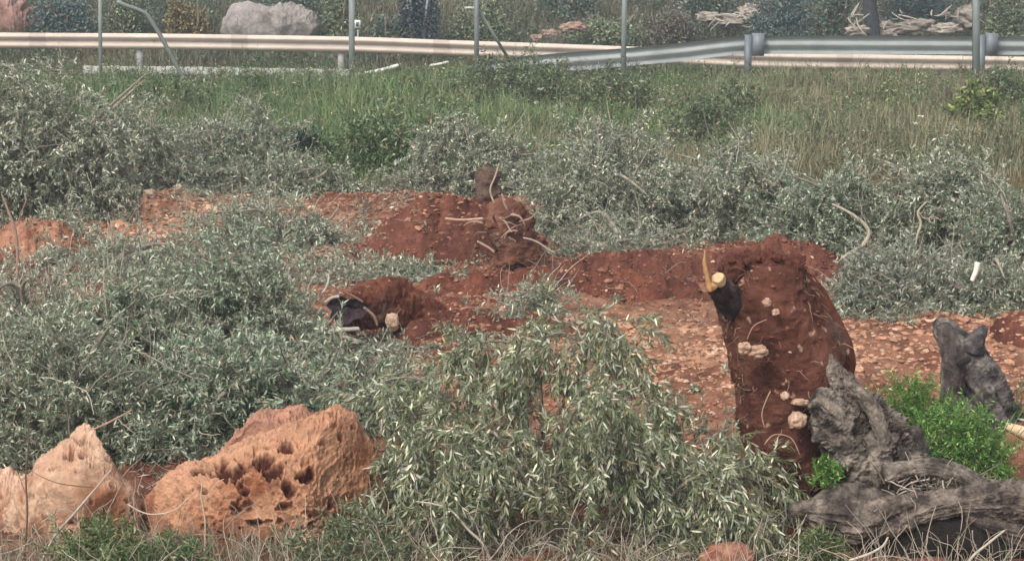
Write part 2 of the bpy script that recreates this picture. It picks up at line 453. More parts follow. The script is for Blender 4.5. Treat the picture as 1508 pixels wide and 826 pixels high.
pw = field(13000, -12, 12, 25.5, 40.6, lambda x, y: in_view(x, y) * np.clip(.25 + 1.6 * fbm(np.stack([x, y, 0 * x], 1) * .9 + 55, 2), .03, 1)); bw = MB()
gp = np.clip(fbm(pw * np.array([1, 1, 0]) * .8 + 12, 2) * 2 + .5, 0, 1)
for lo, hi, pl_ in ((0, .5, dict(dark=(0.06, 0.095, 0.045), mid=(0.12, 0.15, 0.08), pale=(0.34, 0.33, 0.22))), (.5, 1.01, dict(dark=(0.055, 0.115, 0.035), mid=(0.12, 0.19, 0.06), pale=(0.36, 0.38, 0.2)))):
    k_ = (gp >= lo) & (gp < hi); P_ = pw[k_] + np.array([0, 0, .03])
    sprays(b, b, P_, rng.normal(size=P_.shape) * .4 + np.array([0, 0, .9]), rng.uniform(.15, .5, len(P_)), droop=1.2, leafL=.06, leafW=.016, pal=pl_, pale=.13, nside=2, spacing=.05, hexa=False, r=.004, K=4, twigcol=(0.15, 0.15, 0.08), spread=1.0)
tag(b.build("grass", M["green"]), "long green and dry brown grass covering the bank before the guardrails", "grass", kind="stuff")

def weed(label, px, base, w, top, n, cols, leafL, leafW, name="leafy_weed", cat="weed", group=None, stems=14, ry=None, Yc=None, up=0.6, z0=None, droop=0.8, hexa=False, inner=.2, nside=3):
    g = G(px, base); s0 = ppm(g[1]); rx = w / 2 / s0; ry = rx * .7 if ry is None else ry
    yc = g[1] + ry * .5 if Yc is None else Yc
    s = ppm(yc); cx = PT(px, base, yc)[0]; z = gz(cx, yc) if z0 is None else z0; H = max(.08, PT(px, top, yc)[2] - z)
    root = thing(name, label, cat, (cx, yc, z), group)
    u = hemi(n); rr = inner + (1 - inner) * rng.random(len(u)) ** .6
    p0 = np.array([cx, yc, z]) + u * rr[:, None] * np.array([rx, ry, H]) * .8
    d0 = u * .5 + rng.normal(size=u.shape) * .35 + np.array([0, 0, up])
    bl, bt = MB(), MB(); pal = dict(dark=cols[0], mid=cols[1], pale=cols[2])
    sprays(bl, bt, p0, d0, min(rx, H) * .7 * rng.uniform(.5, 1.2, len(p0)), droop=droop, leafL=leafL, leafW=leafW, pal=pal, pale=.15, hexa=hexa, nside=nside,
           spacing=leafL * .45, twigcol=cols[1], r=0.002, K=4, spread=1.0)
    a = rng.uniform(0, 6.28, stems); base_p = np.array([cx, yc, z]) + np.stack([np.cos(a) * rx * .3, np.sin(a) * ry * .3, 0 * a], 1)
    tg = np.stack([np.cos(a) * rx * .8, np.sin(a) * ry * .8, H * rng.uniform(.5, 1, stems)], 1)
    bulk_tubes(bt, integ(base_p, tg, np.linalg.norm(tg, axis=1), 5, .3, .06), np.full(stems, .005), .002, np.array(cols[1]) * 1.2)
    bl.build("foliage", M["green"], root); bt.build("stem", M["twig"], root)
    return root
G1 = ((0.06, 0.11, 0.045), (0.12, 0.175, 0.075), (0.26, 0.32, 0.17))
G2 = ((0.065, 0.10, 0.05), (0.12, 0.155, 0.08), (0.24, 0.28, 0.16))
weed("bright green weeds growing behind the left heap, in front of the pale kerb end", 560, 262, 150, 160, 150, G1, 0.07, 0.02, stems=10, group="green weeds on the bank")
weed("low green weeds between the grey heap and the long grass, left of centre", 640, 240, 130, 165, 110, G1, 0.06, 0.018, group="green weeds on the bank")
weed("dark teal leafy clump added to paint the shade in the gap between the far olive heaps", 445, 262, 100, 198, 130, ((0.02, 0.05, 0.035), (0.035, 0.075, 0.055), (0.08, 0.13, 0.09)), 0.06, 0.02, stems=8, Yc=27.2)  # added plant, coloured dark to stand in for the shade of the gap
weed("tall thin green weed standing in front of the white far guardrail", 372, 150, 46, 58, 45, G1, 0.07, 0.014, stems=8, group="green weeds on the bank")
weed("bushy green weed at the foot of the bent fence brace", 262, 175, 150, 118, 120, G1, 0.07, 0.018, group="green weeds on the bank")
weed("yellowish green broad leaved plant below the right fence post", 1432, 190, 90, 130, 70, ((0.07, 0.12, 0.035), (0.16, 0.21, 0.065), (0.36, 0.38, 0.14)), 0.10, 0.04, hexa=True, group="green weeds on the bank")
weed("dark green weed at the foot of the left post of the near guardrail", 1085, 190, 80, 100, 60, G2, 0.08, 0.02, group="green weeds on the bank")
weed("wide dull green weed patch left of the near guardrail post", 1040, 215, 130, 150, 90, G2, 0.07, 0.02, group="green weeds on the bank")
weed("dull green shrubby weeds where the near guardrail sinks into the ground", 760, 160, 190, 88, 150, G2, 0.07, 0.02, group="green weeds on the bank")
weed("green weeds right of the middle fence post on the bank", 900, 170, 140, 108, 100, G2, 0.07, 0.02, group="green weeds on the bank")
weed("green weeds hugging the right fence post and guardrail post", 1480, 165, 110, 105, 90, G2, 0.08, 0.022, group="green weeds on the bank")

# white flower heads dotted over the bank
for (fx, fy) in ((645, 145), (705, 135), (795, 137), (560, 150), (935, 128), (945, 118), (888, 118), (1355, 183), (1345, 192), (975, 150), (620, 160), (790, 158)):
    pos = G(fx, fy + 26); zz = gz(pos[0], pos[1]); hh = 0.28
    r = thing("white_flower", "small white flower head standing out of the grass of the bank", "flower", (pos[0], pos[1], zz), "white flowers in the bank grass")
    b = MB(); tube(b, [(pos[0], pos[1], zz), (pos[0] + .02, pos[1], zz + hh / 2), (pos[0], pos[1], zz + hh)], [.005, .004, .003], (0.10, 0.15, 0.05), n=6, seg=5); b.build("stem", M["green"], r)
    b = MB(); n = 14; a = np.linspace(0, 6.28, n, endpoint=False); d = np.stack([np.cos(a), np.sin(a) * .7, .5 + .4 * rng.random(n)], 1)
    leaves(b, np.repeat([[pos[0], pos[1], zz + hh]], n, 0), d, .05, .025, np.repeat([[0.62, 0.63, 0.55]], n, 0), True); b.build("petals", M["green"], r)

# ------------------------------------------------------------------ guardrails, posts, kerb
PROF = [(-.155, 0), (-.145, .03), (-.105, .08), (-.065, .08), (-.025, .012), (.025, .012), (.065, .08), (.105, .08), (.145, .03), (.155, 0)]   # (z, out)
def beam(b, path, out, col, n=120):
    P = smooth_path(path, n); T = unit(np.gradient(P, axis=0)); O = unit(np.cross(T, [0, 0, 1.0])) * (1 if out > 0 else -1)
    if (O[:, 1].mean() > 0) == (out > 0): O = -O
    up = np.array([0, 0, 1.0])
    ring = [(z, o) for z, o in PROF] + [(z, o - .006) for z, o in PROF[::-1]]
    v = np.stack([P + up * z + O * o for z, o in ring], 1); m = len(ring)
    idx = np.arange(n * m).reshape(n, m); j = np.roll(idx, -1, 1)
    f = np.stack([idx[:-1].ravel(), j[:-1].ravel(), j[1:].ravel(), idx[1:].ravel()], 1)
    vv = v.reshape(-1, 3); g_ = np.tile(np.array([1, 1, 1, .9, .62, .62, .8, 1, 1, 1] + [.8] * 10), n)[:, None] if out > 0 else 1.0  # shading of the beam's groove painted in as darker colour
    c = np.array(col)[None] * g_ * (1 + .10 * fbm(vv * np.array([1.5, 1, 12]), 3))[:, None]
    b.add(vv, f, c)
far = thing("guardrail", "long whitish guardrail along the far side of the road", "guardrail", (0, 47, zroad(0)), None)
FY = 47.0
fp = [(p[0], FY, p[2] - 0.155) for p in _rx[:]]
fp = [(a, b_, c) for a, b_, c in fp if -25 < a < 25] 
fx = np.linspace(-17, 17, 18); fpts = [(a, FY, float(np.interp(a, RX, RZ)) - .155) for a in fx]
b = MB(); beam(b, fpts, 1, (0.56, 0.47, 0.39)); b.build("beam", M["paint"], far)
for a in np.arange(-15.4, 17, 4.0):
    zz = float(np.interp(a, RX, RZ))
    b = MB(); box_mb(b, (a, FY + .09, zz - 0.95), (a, FY + .09, zz - .03), .12, .12, (0.35, 0.34, 0.33), up=(0, 1, 0)); b.build("post", M["metal"], far)
    b = MB()
    for dz in (-.155,): tube(b, [(a + .3, FY - .012, zz + dz), (a + .3, FY - .035, zz + dz)], [.016, .016], (0.25, 0.2, 0.17), n=4, seg=8)
    b.build("bolt", M["metal"], far)
for a in np.arange(-13.4, 17, 4.0):
    b = MB(); beam(b, [(t_, FY - .008, float(np.interp(t_, RX, RZ)) - .155) for t_ in (a - .16, a, a + .16)], 1, (0.44, 0.36, 0.30), n=6); b.build("lap_joint", M["paint"], far)
near = thing("guardrail", "grey guardrail seen from behind, its left end sinking into the bank", "guardrail", tuple(PT(1100, 110, 40.2)))
npx = [(700, 97), (740, 87), (820, 79), (900, 73), (1000, 64), (1060, 57), (1105, 53.5), (1200, 53), (1450, 54), (1700, 56), (2300, 60)]
npt = [PT(a, c_, 40.3) - np.array([0, 0, .155]) for a, c_ in npx]
b = MB(); beam(b, npt, -1, (0.26, 0.285, 0.28)); b.build("beam", M["metal"], near)
for a in (1103, 1448, 1795):
    t = PT(a, 52, 40.05); zz = gz(t[0], t[1])
    for dx, nm in ((0, "post"),):
        b = MB(); c_ = (0.12, 0.145, 0.16)
        box_mb(b, (t[0], 40.12, zz - .2), (t[0], 40.12, t[2] + .0), .11, .008, c_, up=(0, 1, 0))
        box_mb(b, (t[0] - .055, 40.17, zz - .2), (t[0] - .055, 40.17, t[2]), .008, .10, c_, up=(0, 1, 0))
        box_mb(b, (t[0] + .055, 40.17, zz - .2), (t[0] + .055, 40.17, t[2]), .008, .10, c_, up=(0, 1, 0))
        b.build("post", M["metal"], near)
    b = MB(); box_mb(b, (t[0] + .17, 40.20, t[2] - .36), (t[0] + .17, 40.20, t[2] + .02), .20, .14, (0.16, 0.18, 0.20), up=(0, 1, 0)); b.build("spacer", M["metal"], near)

# old fence posts and their braces (angle iron)
def angle_post(b, p0, p1, w, col):
    p0 = np.array(p0, float); p1 = np.array(p1, float)
    box_mb(b, p0, p1, w, .009, col, up=(0, 1, 0)); d = np.array([-w / 2, w / 2, 0])
    box_mb(b, p0 + d, p1 + d, .009, w, col, up=(0, 1, 0))
FC = (0.20, 0.225, 0.21)
def fence_post(label, px, base, ytop, Yp, w=.10, col=FC, wires=True):
    p = PT(px, base, Yp); zz = gz(p[0], Yp) - .25; t = PT(px + ytop, -75, Yp)
    r = thing("fence_post", label, "fence post", (p[0], Yp, zz + .25), "old iron fence posts along the bank")
    b = MB(); angle_post(b, (p[0], Yp, zz), t, w * .78, col); b.build("post", M["metal"], r)
    return r, p, t
r1, *_ = fence_post("leftmost thin grey fence post, rising out of the olive leaves", 147, 100, 0, 39.2, .075)
r2, *_ = fence_post("grey fence post beside the small reflector, crossing the white guardrail", 518, 112, 0, 38.9, .12)
r3, p3, t3 = fence_post("grey fence post with a short pale diagonal brace", 702, 95, 0, 39.4, .10, (0.15, 0.17, 0.17))
b = MB(); box_mb(b, PT(704, 14, 39.5), PT(752, 92, 40.0), .05, .012, (0.26, 0.30, 0.26), up=(0, 1, 0)); b.build("brace", M["metal"], r3)
b = MB(); box_mb(b, PT(684, 12, 39.45), PT(704, 12, 39.45), .012, .04, (0.42, 0.45, 0.42)); b.build("bracket", M["metal"], r3)
fence_post("fence post standing in front of the near guardrail's falling end", 918, 105, 3, 39.0, .10, (0.17, 0.20, 0.19))
fence_post("rightmost fence post, beside the right post of the near guardrail", 1440, 118, -2, 38.8, .13, (0.17, 0.20, 0.19))
r = thing("bent_brace", "bent leaning iron brace crossing the white guardrail at left", "iron brace", tuple(PT(268, 112, 39.3)))
b = MB(); tube(b, [PT(172, 2, 39.0), PT(184, 8, 39.0), PT(212, 19, 39.1), PT(226, 36, 39.15), PT(250, 78, 39.25), PT(276, 128, 39.4)], [.035] * 6, (0.19, 0.22, 0.195), n=40, seg=8)
b.build("bar", M["metal"], r)
r = thing("reflector_post", "small white square reflector on a short stake above the far guardrail", "reflector", tuple(PT(526, 100, 47.3)))
b = MB(); box_mb(b, PT(527, 104, 47.25), PT(527, 36, 47.25), .03, .02, (0.3, 0.3, 0.3), up=(0, 1, 0)); b.build("stake", M["metal"], r)
b = MB(); box_mb(b, PT(526, 42, 47.22), PT(526, 30, 47.22), .13, .015, (0.72, 0.74, 0.70), up=(0, 1, 0)); pl = b.build("plate", M["paint"], r)
b = MB(); box_mb(b, PT(526, 39, 47.205), PT(526, 33, 47.205), .06, .008, (0.10, 0.12, 0.12), up=(0, 1, 0)); b.build("mark", M["paint"], r)
b = MB(); kx = np.linspace(PT(120, 100, 46.2)[0], PT(515, 108, 46.2)[0], 30)
for i in range(29):
    a, c_ = kx[i], kx[i + 1] - .012
    box_mb(b, (a, 46.4, zroad(a) + .0), (c_, 46.4, zroad(c_) + .0), .15, .28 + .02 * (i % 3 == 0), (0.48, 0.48, 0.44))
tag(b.build("kerb", M["concrete"], smooth=False), "pale concrete kerb at the road's far edge, under the left guardrail", "kerb", kind="structure")
r = thing("fallen_pipe", "pale pipe lying tilted in the grass at the kerb's right end", "pipe", tuple(PT(500, 113, 41.2)))
b = MB(); tube(b, [PT(488, 115, 41.3), PT(530, 110, 41.3), PT(565, 103, 41.3), PT(588, 96, 41.3)], [.035] * 4, (0.62, 0.62, 0.56), n=24, seg=10); b.build("tube", M["paint"], r)
r = thing("fallen_pipe", "short pale pipe end lying in the weeds right of the second fence post", "pipe", tuple(PT(640, 97, 41.2)))
b = MB(); tube(b, [PT(632, 97, 41.3), PT(646, 95, 41.3), PT(662, 91, 41.3)], [.025] * 3, (0.55, 0.56, 0.5), n=10, seg=8); b.build("tube", M["paint"], r)

# ------------------------------------------------------------------ rocks
def blob(b, c, r3, col_a, col_b, seed=0., rough=.3, n=34, seg=44, k=1.6, chip=.12):
    t = np.linspace(0, np.pi, n); a = np.linspace(0, 2 * np.pi, seg, endpoint=False)
    A, T = np.meshgrid(a, t); u = np.stack([np.sin(T) * np.cos(A), np.sin(T) * np.sin(A), np.cos(T)], -1).reshape(-1, 3)
    w = np.sign(u) * np.abs(u) ** .8
    d = 1 + rough * fbm(u * k + seed, 3) + chip * fbm(u * k * 3 + seed, 3, ridge=True)
    v = np.asarray(c) + w * d[:, None] * np.asarray(r3)
    cc = lerpc(col_a, col_b, fbm(u * 2.5 + seed + 9, 3) + .45)
    idx = np.arange(n * seg).reshape(n, seg); j = np.roll(idx, -1, 1)
    b.add(v, np.stack([idx[:-1].ravel(), idx[1:].ravel(), j[1:].ravel(), j[:-1].ravel()], 1), cc)
def stone(label, px, py, w, h, Yc, col_a, col_b, seed=0., group=None, rough=.3, k=1.6):
    s_ = ppm(Yc); b = MB(); blob(b, PT(px, py, Yc), (w / 2 / s_, min(w, h * 1.3) / 2 / s_, h / 2 / s_), col_a, col_b, seed, rough, k=k)
    return tag(b.build("stone", M["rock"]), label, "stone", group)
def rock(label, prof, base_py, Yc, depth, pits, col_a, col_b, name="boulder", cat="boulder", n=220, seg=150, rough=.05, seed=0., group=None, bigpits=(), sq=0.62, ns=6.0, pitcol=(0.085, 0.026, 0.016)):
    xs = np.array([p[0] for p in prof], float); tp = np.array([p[1] for p in prof], float)
    px = np.linspace(xs[0], xs[-1], n); ty = np.interp(px, xs, tp)
    top = np.array([PT(a, c_, Yc) for a, c_ in zip(px, ty)]); bz = PT(px.mean(), base_py, Yc)[2] - .12
    zc = bz + (top[:, 2] - bz) * .42; Ht = top[:, 2] - zc; Hb = zc - bz
    ty = ty + (4.5 * fbm(np.stack([px * .09, px * 0 + seed, px * 0], 1), 4) * np.clip(ppm(Yc) / 250, .2, 1)); top = np.array([PT(a, c_, Yc) for a, c_ in zip(px, ty)]); bz = PT(px.mean(), base_py, Yc)[2] - .12; kz = max(3, n // 9); ts = np.convolve(np.pad(top[:, 2], kz, mode='edge'), np.ones(2 * kz + 1) / (2 * kz + 1), 'valid'); zc = bz + (ts - bz) * .42; Ht = top[:, 2] - zc; Hb = zc - bz
    t = np.linspace(0, 1, n); e = np.clip(1 - np.abs(2 * t - 1) ** 5, 0, 1) ** .5
    kw = max(3, n // 9); Hs = np.convolve(np.pad(Ht, kw, mode='edge'), np.ones(2 * kw + 1) / (2 * kw + 1), 'valid')
    D = depth * (.35 + .65 * np.clip(Hs / Hs.max(), 0, 1)) * e
    ad = np.linspace(0, 2 * np.pi, 8001); cu = np.stack([np.abs(np.cos(ad)) ** sq * np.sign(np.cos(ad)) * depth, np.abs(np.sin(ad)) ** sq * np.sign(np.sin(ad)) * Ht.mean() * 1.3], 1)
    al = np.concatenate([[0], np.cumsum(np.linalg.norm(np.diff(cu, axis=0), axis=1))]); a = np.interp(np.linspace(0, al[-1], seg, endpoint=False), al, ad)   # even spacing round the section
    A, I = np.meshgrid(a, np.arange(n)); ca, sa = np.cos(A), np.sin(A)
    cy = np.sign(ca) * np.abs(ca) ** sq; cz = np.sign(sa) * np.abs(sa) ** sq
    v = np.stack([top[:, 0][I], Yc + cy * D[I], zc[I] + np.where(sa > 0, Hs[I] + (Ht - Hs)[I] * np.clip(sa, 0, 1) ** 4, Hb[I]) * cz * e[I] ** .4], -1).reshape(-1, 3)
    rs = np.random.default_rng(int(seed * 10) + 3)
    c0 = np.array([top[:, 0].mean(), Yc, zc.mean()]); ex = np.array([np.ptp(top[:, 0]) / 2, depth, Hs.max()])
    for _ in range(16):
        nn = unit(rs.normal(size=3) + np.array([0, -.5, .1])); sup = np.sqrt(((nn * ex) ** 2).sum()); dd = (v - c0) @ nn - sup * rs.uniform(.70, .88)
        v = v - np.clip(dd, 0, None)[:, None] * nn * np.array([.04, 1.6, .0])
    ctr = np.stack([top[:, 0][I].ravel() * .7 + top[:, 0].mean() * .3, np.full(v.shape[0], Yc), zc[I].ravel()], 1)
    nr = unit(v - ctr)
    q = v * ns + seed
    wq = np.stack([fbm(q * .8 + 3, 2), fbm(q * .8 + 13, 2), fbm(q * .8 + 23, 2)], 1)
    crag = np.clip((v[:, 2] - zc[I].ravel()) / np.maximum(Hs[I].ravel(), .03) * 1.1 - .15 + 1.3 * vn(q * .55 + 7), .05, 1.2)
    dsp = rough * (.8 * fbm(q, 3) + .65 * crag * fbm(q * 2.2 + wq * 1.2, 5, ridge=True) + .35 * crag * fbm(q * 9 + wq * 3, 4, ridge=True))
    dsp = dsp + rough * .5 * fbm(q * 1.1 + 70, 2) - rough * .7 * crag * np.clip(fbm(q * 3.2 + wq * 2 + 50, 3) * 4 - 1.3, 0, 1)
    pit = np.zeros(len(v))
    fr = v[(v[:, 1] < Yc + .25 * depth) & (v[:, 2] > bz + .15 * (top[:, 2].max() - bz))]
    fz = fr[vn(fr * 7 + seed) > -.15]; cs = [(fz[rs.integers(len(fz))], rs.uniform(.006, .022)) for _ in range(pits)]; ring = np.zeros(len(v))
    cs = [(c_, r_ * (1.0 if vn(c_[None] * 5 + seed)[0] > -.2 else .5)) for c_, r_ in cs]
    for (bx, by, br) in bigpits:
        yy = Yc - depth * .8; p_ = PT(bx, by, yy); k = np.argmin(np.linalg.norm((v - p_) * np.array([1, .25, 1]), axis=1)); cs.append((v[k], br))
    for c_, r_ in cs:
        st = rs.uniform(.95, 1.5); dd = np.linalg.norm((v - c_) * np.array([1 / st, 1, st]), axis=1) * (1 + .5 * vn(v * 28 + c_[0]) + .3 * vn(v * 70))
        pit = np.maximum(pit, np.clip(1 - dd / r_, 0, 1) ** .6 * min(r_ * 1.3, .09) / .09)
        ring = np.maximum(ring, np.clip(1 - np.abs(dd / r_ - 1.15) / .35, 0, 1))
    ring = ring * (pit < .02)
    v = v + nr * (dsp - .11 * pit + rough * .22 * ring)[:, None]
    m = fbm(v * 5 + seed + 3, 4) + .35 * nr[:, 2] + .5 * (dsp / max(rough, 1e-3)) * .5
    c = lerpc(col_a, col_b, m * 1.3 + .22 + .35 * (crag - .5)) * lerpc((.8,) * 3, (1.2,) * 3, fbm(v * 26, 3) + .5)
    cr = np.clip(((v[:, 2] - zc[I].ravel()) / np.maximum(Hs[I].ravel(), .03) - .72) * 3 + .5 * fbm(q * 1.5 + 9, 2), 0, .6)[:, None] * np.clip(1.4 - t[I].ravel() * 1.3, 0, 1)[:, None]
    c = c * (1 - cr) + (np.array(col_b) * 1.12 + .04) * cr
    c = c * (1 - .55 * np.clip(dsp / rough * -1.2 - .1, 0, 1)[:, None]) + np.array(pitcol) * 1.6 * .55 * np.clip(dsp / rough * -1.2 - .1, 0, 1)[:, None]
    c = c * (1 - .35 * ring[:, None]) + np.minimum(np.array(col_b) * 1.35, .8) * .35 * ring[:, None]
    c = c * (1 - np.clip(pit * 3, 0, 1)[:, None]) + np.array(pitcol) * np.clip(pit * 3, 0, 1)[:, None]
    idx = np.arange(n * seg).reshape(n, seg); j = np.roll(idx, -1, 1)
    f = np.stack([idx[:-1].ravel(), idx[1:].ravel(), j[1:].ravel(), j[:-1].ravel()], 1)
    b = MB(); b.add(v, f, c)
    return tag(b.build(name, M["rock"]), label, cat, group)
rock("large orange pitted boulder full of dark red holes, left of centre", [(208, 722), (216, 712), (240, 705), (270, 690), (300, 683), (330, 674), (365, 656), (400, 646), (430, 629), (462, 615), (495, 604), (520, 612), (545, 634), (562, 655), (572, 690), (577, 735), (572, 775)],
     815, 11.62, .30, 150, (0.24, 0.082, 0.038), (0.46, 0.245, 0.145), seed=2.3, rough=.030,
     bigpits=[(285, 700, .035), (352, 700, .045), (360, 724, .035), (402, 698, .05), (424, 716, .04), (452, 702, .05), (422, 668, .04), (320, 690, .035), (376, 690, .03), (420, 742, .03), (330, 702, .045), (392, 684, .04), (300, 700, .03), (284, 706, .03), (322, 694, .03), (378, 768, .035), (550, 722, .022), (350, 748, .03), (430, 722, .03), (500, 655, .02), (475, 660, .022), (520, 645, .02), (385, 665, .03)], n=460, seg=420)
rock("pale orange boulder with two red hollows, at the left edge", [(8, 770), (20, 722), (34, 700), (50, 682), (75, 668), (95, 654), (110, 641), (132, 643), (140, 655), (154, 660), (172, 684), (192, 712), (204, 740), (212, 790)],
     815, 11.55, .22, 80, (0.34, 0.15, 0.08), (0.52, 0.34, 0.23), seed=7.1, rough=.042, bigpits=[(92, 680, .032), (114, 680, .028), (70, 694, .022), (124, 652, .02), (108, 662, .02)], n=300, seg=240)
rock("low crumbly reddish rock cut off by the left edge", [(-60, 720), (-20, 702), (10, 698), (36, 704), (52, 722), (60, 770)], 800, 11.7, .2, 20, (0.38, 0.17, 0.10), (0.55, 0.36, 0.25), seed=9.4, rough=.03, n=160, seg=110)
rock("jagged heap of loose red rock behind the large orange boulder", [(318, 665), (345, 640), (380, 615), (410, 612), (440, 606), (470, 620), (500, 640)], 700, 12.3, .22, 30, (0.18, 0.065, 0.04), (0.40, 0.20, 0.13), seed=12.7, rough=.03, n=200, seg=130)
stone("red stone lying under the drooping olive branch at the bottom edge", 1072, 828, 78, 52, 10.8, (0.20, 0.07, 0.045), (0.40, 0.2, 0.13), 15.2, k=2.2)
# background rocks
rock("broad grey weathered boulder beyond the left guardrail", [(322, 44), (330, 25), (345, 8), (365, 4), (385, 12), (410, 10), (440, 14), (458, 24), (470, 40)], 62, 50.5, .55, 12, (0.15, 0.135, 0.125), (0.30, 0.27, 0.245), seed=21, rough=.13, ns=2.2, n=160, seg=110, pitcol=(0.1, 0.09, 0.08))
rock("reddish brown rock face in the top left corner", [(-120, 20), (-60, -40), (0, -50), (30, -30), (42, 5), (50, 45)], 62, 51, .6, 10, (0.20, 0.11, 0.085), (0.36, 0.22, 0.18), seed=23, rough=.12, ns=2.0, n=160, seg=110, pitcol=(0.08, 0.05, 0.04))
for i, (a, c_, w_, h_, lb) in enumerate([
        (1045, 22, 34, 14, "pale stone at the left end of the white rocks above the near guardrail"), (1075, 26, 44, 18, "largest of the pale stones left of the dark trunk"),
        (1103, 14, 26, 22, "pale jagged stone below the dark bush, left of the trunk"), (1262, 42, 30, 13, "white stone at the left foot of the dark trunk"),
        (1305, 40, 46, 22, "flat white stone at the right foot of the dark trunk"), (1350, 36, 44, 22, "whitish stone in the middle of the rubble right of the trunk"),
        (1392, 40, 40, 17, "pinkish stone in the rubble right of the dark trunk"), (1425, 22, 34, 30, "pale stone at the right end of the rubble, by the fence post"),
        (812, 48, 30, 13, "pinkish stone at the foot of the bare slope above the guardrail"), (845, 36, 34, 14, "pale pink stone higher on the bare slope"), (790, 52, 16, 9, "small pink stone just above the far guardrail")]):
    Yr = 50 + i % 3 * .8 + (1.5 if c_ < 30 else 0)
    stone(lb, a, c_ + 4, w_, h_, Yr, (0.22, 0.185, 0.155) if i < 8 else (0.30, 0.18, 0.14), (0.46, 0.41, 0.35) if i < 8 else (0.42, 0.31, 0.26), 30 + i * 1.7, "stones beyond the road", rough=.6, k=2.4)

# ------------------------------------------------------------------ mounds of dug red earth
MOUNDS = []
def surf(x, y):
    z = th(x, y)
    for x0, x1, y0, y1, Z in MOUNDS:
        m = (x > x0) & (x < x1) & (y > y0) & (y < y1)
        if m.any():
            n2, n1 = Z.shape; i = ((x[m] - x0) / (x1 - x0) * (n1 - 1)).astype(int); j = ((y[m] - y0) / (y1 - y0) * (n2 - 1)).astype(int)
            z[m] = np.maximum(z[m], Z[j, i])
    return z
def mound(label, px, base, w, h_px, ry, dark=(0.092, 0.033, 0.024), lite=(0.175, 0.068, 0.045), skew=0.0, rough=.25, seed=0., top_prof=None, Yc=None, name="dirt_mound", cat="dirt mound", group="mounds of dug red earth"):
    g = G(px, base); yc = g[1] + ry * .8 if Yc is None else Yc; s = ppm(yc); rx = w / 2 / s; cx = PT(px, base, yc)[0]; H = h_px / ppm(yc)
    n1, n2 = 150, 110
    U, V_ = np.meshgrid(np.linspace(-1.15, 1.15, n1), np.linspace(-1.15, 1.15, n2))
    x = cx + U * rx; y = yc + V_ * ry; x, y = x.ravel(), y.ravel(); u, v_ = U.ravel(), V_.ravel()
    q = np.stack([x, y, 0 * x], 1)
    r = np.sqrt(u ** 2 + (v_ * (1.0 + .25 * (v_ > 0))) ** 2) * (1 + .22 * fbm(q * 3 + seed, 3))
    pr = np.interp(u, np.linspace(-1, 1, len(top_prof)), top_prof) if top_prof else 1.0
    zz = H * np.clip(1.10 - r ** 1.9, -.3, 1) * pr * (1 + (rough + .1) * fbm(q * 5 + seed, 3)) + .05 * fbm(q * 11, 4, ridge=True)
    z = th(x, y) - .06 + np.where(r < 1.08, zz + .05, zz - .05)
    z = np.where(r > 1.15, th(x, y) - .12, z)
    c = lerpc(dark, lite, fbm(q * 5 + 2, 3) + .35 + .8 * np.clip(fbm(q * 20, 2), 0, 1))
    idx = np.arange(n1 * n2).reshape(n2, n1); f = np.stack([idx[:-1, :-1].ravel(), idx[:-1, 1:].ravel(), idx[1:, 1:].ravel(), idx[1:, :-1].ravel()], 1)
    MOUNDS.append((cx - 1.15 * rx, cx + 1.15 * rx, yc - 1.15 * ry, yc + 1.15 * ry, z.reshape(n2, n1)))
    b = MB(); b.add(np.stack([x, y, z], 1), f, c)
    return tag(b.build(name, M["soil"]), label, cat, group)
mound("big dark red mound of earth with roots sticking out at its right", 665, 382, 290, 92, .42, seed=1, top_prof=[.4, .75, .85, .9, 1, 1, .55])
mound("long low dark red ridge left of the upright root ball", 850, 440, 430, 34, .28, seed=4, lite=(0.20, 0.072, 0.042))
mound("narrow dark earth ridge just behind the long low one", 920, 408, 230, 34, .18, seed=6)
mound("dark red ridge rising behind the top of the root ball", 1140, 410, 240, 42, .30, seed=8, top_prof=[.8, .85, .9, 1.0, .85, .8, .7])
mound("red soil trailing right from the hollow stump lying on the ground", 720, 498, 330, 34, .25, seed=10, top_prof=[1.2, 1, .8, .6, .6, .4])
mound("reddish heap half hidden by the olive heap at the left edge", 60, 385, 170, 44, .35, dark=(0.24, 0.10, 0.06), lite=(0.42, 0.22, 0.14), seed=12)
mound("pale stony red heap behind the left olive branches", 215, 322, 200, 34, .35, dark=(0.26, 0.11, 0.065), lite=(0.50, 0.32, 0.22), seed=14)
mound("dark red earth at the right edge beyond the grey stump", 1515, 515, 110, 30, .3, seed=16)

